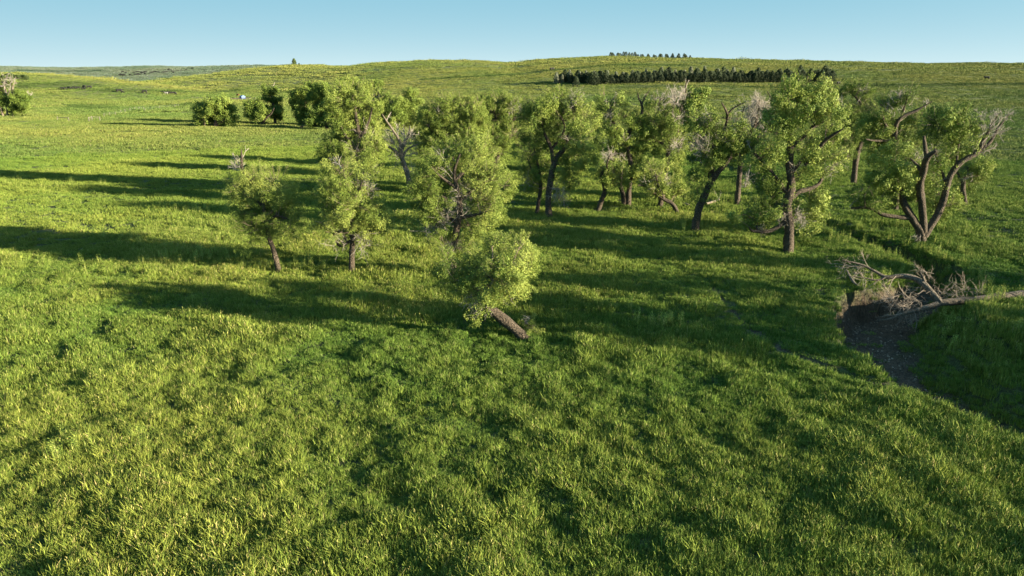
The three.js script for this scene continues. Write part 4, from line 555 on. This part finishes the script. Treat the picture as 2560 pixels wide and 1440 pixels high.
// ------------------------------------------------------------------ fallen tree across the creek
const logMat = new THREE.MeshStandardMaterial({ color: new THREE.Color().setRGB(0.26, 0.215, 0.17), map: barkTex, bumpMap: barkTex, bumpScale: 0.05, roughness: 0.95 });
{
  reseed(404);
  const foot = ground(2500, 748), Zb = -foot.z, g = new THREE.Group(); g.name = 'fallen_tree'; g.position.copy(foot); tag(g, 'big fallen dead tree lying across the creek with bare branches', 'fallen tree'); scene.add(g);
  const W = (px, py, dz = 0) => atDepth(px, py, Zb + dz).sub(foot), mm = W(1, 700).x - W(0, 700).x;
  const S = (name, list, sides = 9) => { const m = new THREE.Mesh(tube(list.map(([x, y, , dz]) => W(x, y, dz)), list.map((p) => p[2] * mm), sides, 0.2, 5), logMat); m.name = name; g.add(m); return list; };
  S('trunk', [[2640, 738, 17, 0.6], [2560, 740, 14.5, 0.4], [2500, 744, 12.5, 0.2], [2440, 750, 10, 0], [2390, 754, 9, -0.2], [2345, 758, 8.5, -0.4]], 12);
  S('limb', [[2352, 757, 8, -0.4], [2335, 738, 8, 0], [2305, 708, 7.5, 0.6], [2280, 694, 7, 1.0], [2245, 690, 6.4, 1.2], [2215, 693, 5.2, 1.3], [2190, 680, 3.6, 1.6], [2160, 664, 2.6, 1.9], [2105, 650, 1.4, 2.2]]);
  S('limb', [[2350, 758, 7, -0.4], [2310, 770, 6, -0.8], [2285, 778, 5, -1.0], [2255, 785, 3.6, -1.3], [2225, 797, 2.6, -1.6], [2190, 802, 1.4, -1.8]]);
  S('limb', [[2265, 784, 3, -1.2], [2250, 800, 2.2, -1.5], [2240, 815, 1.2, -1.8]], 6);
  S('limb', [[2214, 692, 3, 1.3], [2195, 700, 2.4, 1.2], [2165, 695, 1.8, 1.3], [2120, 690, 1.0, 1.5]], 6);
  S('limb', [[2312, 712, 4, 0.5], [2308, 695, 3, 0.6], [2300, 680, 1.5, 0.8]], 6);
  const b = new Buf();
  const add = (px, py, dz, n, R, r, dy) => { for (let i = 0; i < n; i++) { const s = W(px, py, dz).add(jit(R * 0.4)); bare(b, s, jit(1).add(V(-0.2, dy, 0)).normalize(), R * rr(0.6, 1.2), r, 1); } };
  add(2240, 748, -0.2, 20, 1.1, 0.022, 0.1); add(2265, 762, -0.6, 20, 1.0, 0.022, 0.0); add(2210, 745, 0.2, 12, 0.8, 0.02, 0.2); add(2300, 735, 0.2, 8, 0.8, 0.018, 0.2);
  add(2400, 738, 0.6, 18, 1.1, 0.016, 0.5); add(2360, 735, 0.6, 12, 0.9, 0.016, 0.4); add(2450, 735, 0.6, 8, 0.8, 0.014, 0.6); add(2320, 690, 1.5, 14, 1.0, 0.016, 0.3);
  for (const [x0, y0, x1, y1, dz] of [[2190, 680, 2130, 672, 1.7], [2170, 668, 2110, 662, 2], [2150, 662, 2090, 668, 2], [2215, 693, 2160, 712, 1.2], [2200, 700, 2130, 705, 1.2], [2180, 675, 2150, 650, 2], [2240, 690, 2200, 720, 1.0], [2255, 784, 2215, 785, -1.4], [2285, 778, 2300, 805, -1.2]]) { const a = W(x0, y0, dz), e = W(x1, y1, dz + rr(-0.4, 0.4)); bare(b, a, e.clone().sub(a).normalize(), a.distanceTo(e), 0.03, 2); }
  const m = new THREE.Mesh(b.geo(), new THREE.MeshStandardMaterial({ color: new THREE.Color().setRGB(0.27, 0.22, 0.175), roughness: 1 })); m.name = 'dead_twigs'; m.userData.kind = 'stuff'; g.add(m);
}
function stick(name, label, cat, pts, mat = deadBark, twigs = 0) {      // a log or stick lying on the ground, [px, py, half width px, metres above the ground]
  reseed(pts[0][0] + 3);
  const P = pts.map(([x, y, w, up = 0]) => { const p = ground(x, y + 2); p.y += up; return p; }), mm = -P[0].z / F, c = P[0].clone(), g = new THREE.Group(); g.name = numbered(name); g.position.copy(c); tag(g, label, cat); scene.add(g);
  const L = P.map((p) => p.clone().sub(c)); const m = new THREE.Mesh(tube(L, pts.map((p) => p[2] * mm), 8, 0.25, 4), mat); m.name = 'stem'; g.add(m);
  if (twigs) { const b = new Buf(); for (let i = 0; i < twigs; i++) bare(b, L[Math.floor(rnd() * L.length)], jit(1).add(V(0, 0.4, 0)).normalize(), rr(0.4, 1.1), 0.018, 1); const t = new THREE.Mesh(b.geo(), deadMat); t.name = 'dead_twigs'; t.userData.kind = 'stuff'; g.add(t); }
}
stick('broken_branch', 'broken dead branch lying left of the fallen tree tips', 'branch', [[2116, 686, 2, 0.35], [2128, 706, 2.6, 0.25], [2142, 716, 2.4, 0.15], [2158, 724, 1.4, 0.1]], deadBark, 5);
stick('pale_log', 'pale bleached log in the grass behind the slanting tree', 'log', [[1765, 513, 3, 0.25], [1785, 508, 3.4, 0.3], [1797, 504, 2.4, 0.35]], paleBark, 2);
stick('pale_log', 'small pale log end just left of the bleached log', 'log', [[1712, 512, 3, 0.2], [1722, 515, 2.6, 0.2]], paleBark);
stick('dead_brush', 'grey dead brush beside the slim trunk of the leafless crown', 'brush', [[1862, 470, 1.6, 0.2], [1868, 455, 1.6, 0.8], [1872, 440, 1, 1.4]], deadBark, 16);

// ------------------------------------------------------------------ distant conifers and shrubs
const cedarMat = new THREE.MeshStandardMaterial({ vertexColors: true, roughness: 0.9, side: THREE.DoubleSide });
function cedarGeo(h, w, tone, tip = 0) {
  const b = new Buf(), n = 520;
  for (let i = 0; i < n; i++) {
    const t = Math.pow(rnd(), 0.85), y = h * (0.04 + 0.96 * t), R = w / 2 * Math.pow(1 - t, 0.5) * Math.min(1, 0.75 + 1.8 * t) * rr(0.6, 1.15) + 0.05, a = rnd() * 6.283, x = R * Math.cos(a), z = R * Math.sin(a), s = rr(0.28, 0.55), k = rr(0.7, 1.35);
    const col = tone.map((v) => v * k), u = V(Math.cos(a), rr(0.2, 1.2), Math.sin(a)).normalize(), sd = V(-Math.sin(a), rr(-0.4, 0.4), Math.cos(a));
    const A = b.v(x * 0.8, y - s * 0.5, z * 0.8, col), B = b.v(x + sd.x * s * 0.6, y + sd.y * s, z + sd.z * s * 0.6, col), C = b.v(x + u.x * s * 0.7, y + u.y * s * 0.9, z + u.z * s * 0.7, col), D = b.v(x - sd.x * s * 0.6, y - sd.y * s, z - sd.z * s * 0.6, col); b.t(A, B, C); b.t(A, C, D);
  }
  return b.geo();
}
reseed(900);
const smallTrunk = new THREE.CylinderGeometry(0.09, 0.16, 1.6, 6).translate(0, 0.6, 0);
const kinds = {
  cedar: [0, 1, 2, 3].map((i) => cedarGeo(rr(5.2, 6.8), rr(4.8, 6.4), [0.052, 0.076, 0.034])),
  olive: [0, 1].map(() => cedarGeo(6.6, 3.6, [0.20, 0.22, 0.15])),
  shrub: [0, 1].map(() => cedarGeo(3.6, 4.6, [0.07, 0.11, 0.03])),
};
const protos = {};
function farTree(kind, name, label, category, group, p, sc, turn) {
  const list = kinds[kind], v = Math.floor(rnd() * list.length), key = kind + v;
  if (!protos[key]) { const g = new THREE.Group(), a = new THREE.Mesh(smallTrunk, twigMat), c = new THREE.Mesh(list[v], cedarMat); a.name = 'trunk'; c.name = 'crown'; g.add(a, c); protos[key] = g; }
  const o = protos[key].clone(); o.name = numbered(name); o.position.copy(p); o.position.y -= 0.1; o.rotation.y = turn; o.scale.set(sc * rr(0.85, 1.15), sc * rr(0.72, 1.2), sc); tag(o, label, category, group); scene.add(o); return o;
}
const onGround = (x, Z) => V(x, height(x, Z), -Z);
{
  const A = ground(1478, 213), B = ground(2098, 205), L0 = ground(1398, 210), L1 = ground(1480, 210); 
  const dir = B.clone().sub(A).setY(0), len = dir.length(); dir.normalize(); const back = V(dir.z, 0, -dir.x).multiplyScalar(1); if (back.z > 0) back.negate();
  const rows = [[0, 2.7, 0, 1], [5, 2.8, 0, 1], [10, 2.9, 0, 1]];
  for (const [d, step, a0, a1] of rows) for (let s = 0; s < len; s += step * rr(0.6, 1.5)) { const q = A.clone().addScaledVector(dir, s).addScaledVector(back, d + rr(-0.6, 0.6)); if (d === 0 && s > len - 8) continue; farTree('cedar', 'cedar_tree', 'dark cedar in the long shelterbelt below the ridge', 'conifer', 'cedars of the shelterbelt', onGround(q.x, -q.z), rr(0.68, 1.16), rnd() * 6); }
  for (let s = -18; s < len * 0.62; s += 4.6) { const q = A.clone().addScaledVector(dir, s + rr(-1, 1)).addScaledVector(back, 15); farTree('olive', 'silvery_tree', 'silvery grey-green tree in the back row of the shelterbelt', 'tree', 'silvery trees behind the cedars', onGround(q.x, -q.z), rr(0.9, 1.08), rnd() * 6); }
  const d2 = L1.clone().sub(L0).setY(0), l2 = d2.length(); d2.normalize();
  for (const d of [3, 7.5]) for (let s = 0; s < l2; s += 2.6) { const q = L0.clone().addScaledVector(d2, s).addScaledVector(back, d); farTree('cedar', 'cedar_tree', 'dark cedar in the long shelterbelt below the ridge', 'conifer', 'cedars of the shelterbelt', onGround(q.x, -q.z), rr(0.8, 1.0), rnd() * 6); }
  farTree('cedar', 'cedar_tree', 'lone cedar standing in front of the left end of the shelterbelt', 'conifer', undefined, ground(1440, 217), 0.82, 1);
  farTree('shrub', 'low_shrub', 'low dark shrub at the right end of the shelterbelt', 'shrub', undefined, ground(2108, 204.5), 0.55, 2);
  for (let i = 0; i < 40; i++) { const px = 1522 + 192 * (i + rr(-0.3, 0.3)) / 39, x = (px - 1280) / (F / Math.cos(PITCH)) * 722, Z = 710 + (i % 3) * 5; farTree('cedar', 'ridge_cedar', 'small dark cedar on the skyline of the highest ridge', 'conifer', 'cedars on the skyline', onGround(x, Z), rr(0.52, 0.8), rnd() * 6); }
  for (let i = 0; i < 9; i++) { const p = ground(-8 + i * 9, 199 + rr(-0.8, 0.8)); if (p) farTree('shrub', 'far_shrub', 'dark round shrub in the thicket behind the pale-trunked tree', 'shrub', 'thicket at the far left', p, rr(0.8, 1.15), rnd() * 6); }
  const lone = onGround((738 - 1280) / (F / Math.cos(PITCH)) * 712, 712); farTree('shrub', 'lone_tree', 'lone small tree on the left skyline', 'tree', undefined, lone, 1.25, 0).scale.set(1.15, 1.8, 1.15);
  const l2b = onGround((750 - 1280) / (F / Math.cos(PITCH)) * 718, 718); farTree('shrub', 'low_shrub', 'tiny shrub just right of the lone skyline tree', 'shrub', undefined, l2b, 0.5, 0);
}

// ------------------------------------------------------------------ cattle
function cowGeo(graze) {
  const mc = new MarchingCubes(28, new THREE.MeshStandardMaterial(), false, false, 20000), N = 28, S = 1.5;
  mc.isolation = 0;
  const head = graze ? [1.15, 0.35] : [1.28, 1.25], neck = graze ? [0.95, 0.85] : [1.0, 1.2];
  const bones = [[-0.75, 1.05, 0, 0.33, 0.65, 1.02, 0, 0.36], [0.65, 1.05, 0, 0.3, neck[0], neck[1], 0, 0.2], [neck[0], neck[1], 0, 0.2, head[0], head[1], 0, 0.15], [head[0], head[1], 0, 0.15, head[0] + 0.16, head[1] - (graze ? 0.22 : 0.2), 0, 0.1], [-1.0, 1.2, 0, 0.05, -1.08, 0.5, 0, 0.05]];
  for (const x of [-0.72, 0.6]) for (const z of [-0.22, 0.22]) bones.push([x, 0.95, z, 0.2, x - 0.03, 0.5, z, 0.1], [x - 0.03, 0.5, z, 0.1, x, 0.02, z, 0.08]);
  const cap = (x, y, z, b) => { const dx = b[4] - b[0], dy = b[5] - b[1], dz = b[6] - b[2], t = Math.max(0, Math.min(1, ((x - b[0]) * dx + (y - b[1]) * dy + (z - b[2]) * dz) / (dx * dx + dy * dy + dz * dz))); return Math.hypot(x - b[0] - dx * t, y - b[1] - dy * t, z - b[2] - dz * t) - lerp(b[3], b[7], t); };
  for (let k = 0; k < N; k++) for (let j = 0; j < N; j++) for (let i = 0; i < N; i++) {
    const x = (i / N * 2 - 1) * S, y = (j / N * 2 - 1) * S + 0.8, z = (k / N * 2 - 1) * S; let e = 0;
    for (const b of bones) e += Math.exp(-cap(x, y, z, b) * 14); mc.field[k * N * N + j * N + i] = Math.log(e + 1e-9) / 14;
  }
  mc.update();
  const n = mc.count, P = new Float32Array(n * 3), Q = new Float32Array(n * 3);
  for (let i = 0; i < n; i++) { P[3 * i] = mc.positionArray[3 * i] * S; P[3 * i + 1] = mc.positionArray[3 * i + 1] * S + 0.8; P[3 * i + 2] = mc.positionArray[3 * i + 2] * S; for (let q = 0; q < 3; q++) Q[3 * i + q] = mc.normalArray[3 * i + q]; }
  const g = new THREE.BufferGeometry(); g.setAttribute('position', new THREE.BufferAttribute(P, 3)); g.setAttribute('normal', new THREE.BufferAttribute(Q, 3)); return g;
}
{
  reseed(31);
  const geos = [cowGeo(true), cowGeo(false)], coat = new THREE.MeshStandardMaterial({ color: new THREE.Color().setRGB(0.012, 0.011, 0.010), roughness: 0.7 }), red = new THREE.MeshStandardMaterial({ color: new THREE.Color().setRGB(0.16, 0.07, 0.03), roughness: 0.8 }), white = new THREE.MeshStandardMaterial({ color: new THREE.Color().setRGB(0.30, 0.29, 0.27), roughness: 0.8 });
  console.log('cow', geos[0].attributes.position.count / 3);
  const cow = (px, py, label, group, m = coat, sc = 1.1) => { const p = ground(px, py); if (!p) return; const o = new THREE.Mesh(geos[rnd() < 0.65 ? 0 : 1], m); o.name = numbered('cow'); o.position.copy(p); o.position.y += 0.12; o.rotation.y = (rnd() < 0.5 ? 0 : Math.PI) + rr(-0.5, 0.5); o.scale.setScalar(sc * rr(0.92, 1.08)); tag(o, label, 'cow', group); scene.add(o); };
  const herd = [[299, 189.5], [302, 188.5], [305, 189.5], [308, 189.8], [311, 189.6], [307, 182], [315, 184], [325, 189], [335, 183.5], [338, 188], [343, 188.5], [346, 187.5], [349, 187.8], [342, 182], [345, 181.8], [350, 183], [354, 183], [356, 184], [359, 183.5], [362, 182], [365, 182], [362, 186.5], [354, 185.5], [378, 184], [381, 183], [384, 182.5], [386, 182], [391, 182], [397, 182.5], [407, 182.6], [411, 182.5], [414, 182], [418, 181], [421, 176.5], [424, 175], [426, 177], [432, 181], [434, 184], [445, 178.5], [466, 176.5], [481, 172]];
  for (const [x, y] of herd) cow(x, y, 'black cow grazing in the large herd on the far left hillside', 'herd on the far hillside', coat, 1.35);
  for (const [x, y] of [[157, 225], [163, 224.5], [173, 224], [185, 223.5], [196, 223.5], [210, 225.5], [211, 220.5], [224, 221.5]]) cow(x, y, 'black cow in the loose line on the far left slope', 'cows on the far left slope');
  cow(299, 232, 'black cow standing at the left of a pair on the yellow plain', undefined, coat, 1.5); cow(307, 232.8, 'small dark calf at the right of the pair on the yellow plain', undefined, coat, 0.8);
  cow(362, 234, 'black cow alone on the plain between the pair and the clustered cows', undefined, coat, 1.5);
  cow(407, 235.3, 'black cow at the left of the bunched cows on the plain', undefined, coat, 1.3);
  for (const [x, y] of [[420, 236.2], [424, 236.6], [428, 236.6], [432, 237], [436, 237.2]]) cow(x, y, 'black cow in the tight bunch on the plain left of the blue feeder', 'bunched cows on the plain', coat, 1.25);
  cow(416, 236.4, 'whitish cow in the bunch on the plain', undefined, white, 1.0);
  cow(595, 240.5, 'reddish brown cow beside the blue feeder', undefined, red, 1.0);
  cow(1380, 177, 'black cow alone on the hillside above the shelterbelt', undefined, coat, 1.4); cow(2466, 199, 'black cow alone on the slope at the far right', undefined, coat, 1.3); cow(2096, 211, 'dark cow lying below the right end of the shelterbelt', undefined, coat, 1.0);
}

// ------------------------------------------------------------------ blue feeder, fences
const paint = (r, g, b, rough = 0.5, metal = 0) => new THREE.MeshStandardMaterial({ color: new THREE.Color().setRGB(r, g, b), roughness: rough, metalness: metal });
function prism(pts, d) { const s = new THREE.Shape(pts.map(([x, y]) => new THREE.Vector2(x, y))); return new THREE.ExtrudeGeometry(s, { depth: d, bevelEnabled: true, bevelSize: 0.02, bevelThickness: 0.02, bevelSegments: 1 }).translate(0, 0, -d / 2); }
{
  const p = ground(607, 249.5), g = new THREE.Group(); g.name = 'cattle_feeder'; g.position.copy(p); g.rotation.y = 0.7; tag(g, 'blue metal cattle feeder with a sloping hopper roof on bare dirt', 'feeder'); scene.add(g);
  const blue = paint(0.03, 0.08, 0.22), pale = paint(0.09, 0.19, 0.33, 0.5), grey = paint(0.3, 0.3, 0.3), dark = paint(0.02, 0.02, 0.02, 0.9), add = (n, geo, m) => { const o = new THREE.Mesh(geo, m); o.name = n; g.add(o); return o; };
  add('hopper', prism([[-0.7, 0.75], [0.7, 0.75], [1.15, 1.35], [1.15, 1.75], [-1.15, 1.75], [-1.15, 1.35]], 2.8), blue);
  add('roof', prism([[-1.25, 1.77], [1.25, 1.77], [0.25, 2.35], [-0.25, 2.35]], 3.0), pale);
  for (const s of [-1, 1]) { add('trough', prism([[s * 0.55, 0.35], [s * 1.3, 0.45], [s * 1.3, 0.72], [s * 1.22, 0.72], [s * 1.2, 0.5], [s * 0.55, 0.42]], 2.9), pale); add('skid', new THREE.BoxGeometry(0.14, 0.16, 3.6).translate(s * 0.6, 0.14, 0), grey); for (const t of [-1.2, 1.2]) add('leg', new THREE.BoxGeometry(0.1, 0.6, 0.1).translate(s * 0.6, 0.5, t), grey); }
  const wh = add('wheel', new THREE.TorusGeometry(0.28, 0.1, 8, 18).rotateY(Math.PI / 2).translate(0.85, 0.38, -1.5), dark); const hub = new THREE.Mesh(new THREE.CylinderGeometry(0.16, 0.16, 0.12, 12).rotateZ(Math.PI / 2).translate(0.85, 0.38, -1.5), grey); hub.name = 'rim'; wh.add(hub);
}
const wood = new THREE.MeshStandardMaterial({ color: new THREE.Color().setRGB(0.42, 0.39, 0.33), map: barkTex, roughness: 0.95 }), wireM = paint(0.35, 0.35, 0.34, 0.5, 0.6);
function fence(name, label, spots, hgt, rad, extra) {
  const P = spots.map(([x, y]) => ground(x, y)), g = new THREE.Group(); g.name = numbered(name); g.position.copy(P[0]); tag(g, label, 'fence'); scene.add(g);
  const L = P.map((p) => p.clone().sub(P[0]));
  L.forEach((p, i) => { const m = new THREE.Mesh(new THREE.CylinderGeometry(rad * 0.9, rad, hgt + 0.3, 7).translate(0, (hgt - 0.3) / 2, 0), wood); m.name = 'post'; m.position.copy(p); m.rotation.z = 0.06 * Math.sin(i * 2.7); g.add(m); });
  for (let i = 0; i < L.length - 1; i++) for (const h of extra) { const a = L[i].clone().setY(L[i].y + hgt * h[0]), b = L[i + 1].clone().setY(L[i + 1].y + hgt * h[0]), d = b.clone().sub(a), m = new THREE.Mesh(new THREE.CylinderGeometry(h[1], h[1], d.length(), 5), h[2] ? wood : wireM); m.name = h[2] ? 'rail' : 'wire'; m.position.copy(a.clone().add(b).multiplyScalar(0.5)); m.quaternion.setFromUnitVectors(V(0, 1, 0), d.normalize()); g.add(m); }
}
fence('fence_brace', 'left whitish wooden brace of two posts and a rail on the left meadow', [[144.5, 301], [172.5, 303]], 1.25, 0.11, [[0.8, 0.07, 1], [0.45, 0.012, 0]]);
fence('fence_brace', 'right whitish wooden brace of three posts and a rail on the left meadow', [[223, 304], [230.5, 301.5], [250, 302.5]], 1.35, 0.13, [[0.85, 0.08, 1], [0.5, 0.012, 0]]);
fence('wire_fence', 'line of small pale fence posts running off across the left meadow', [[261, 293], [275, 290], [289, 289], [303, 284.5], [313, 281.5], [326, 278], [337, 276], [348, 275], [359, 274.5], [363, 278], [400, 272], [437, 269], [447, 267]], 1.3, 0.085, [[0.9, 0.012, 0], [0.55, 0.012, 0]]);
fence('corral_fence', 'grey board fence left of the bare dirt around the blue feeder', [[482, 247.5], [494, 248], [506, 248.2], [519, 248.4], [528, 248.6]], 1.2, 0.1, [[0.9, 0.06, 1], [0.6, 0.06, 1], [0.3, 0.06, 1]]);
fence('feeder_fence', 'thin wire fence beside the blue feeder', [[589, 251], [602.5, 252.5], [612, 252.8], [640, 251]], 1.5, 0.07, [[0.85, 0.014, 0], [0.5, 0.014, 0]]);
shade(scene);
renderer.render(scene, camera);
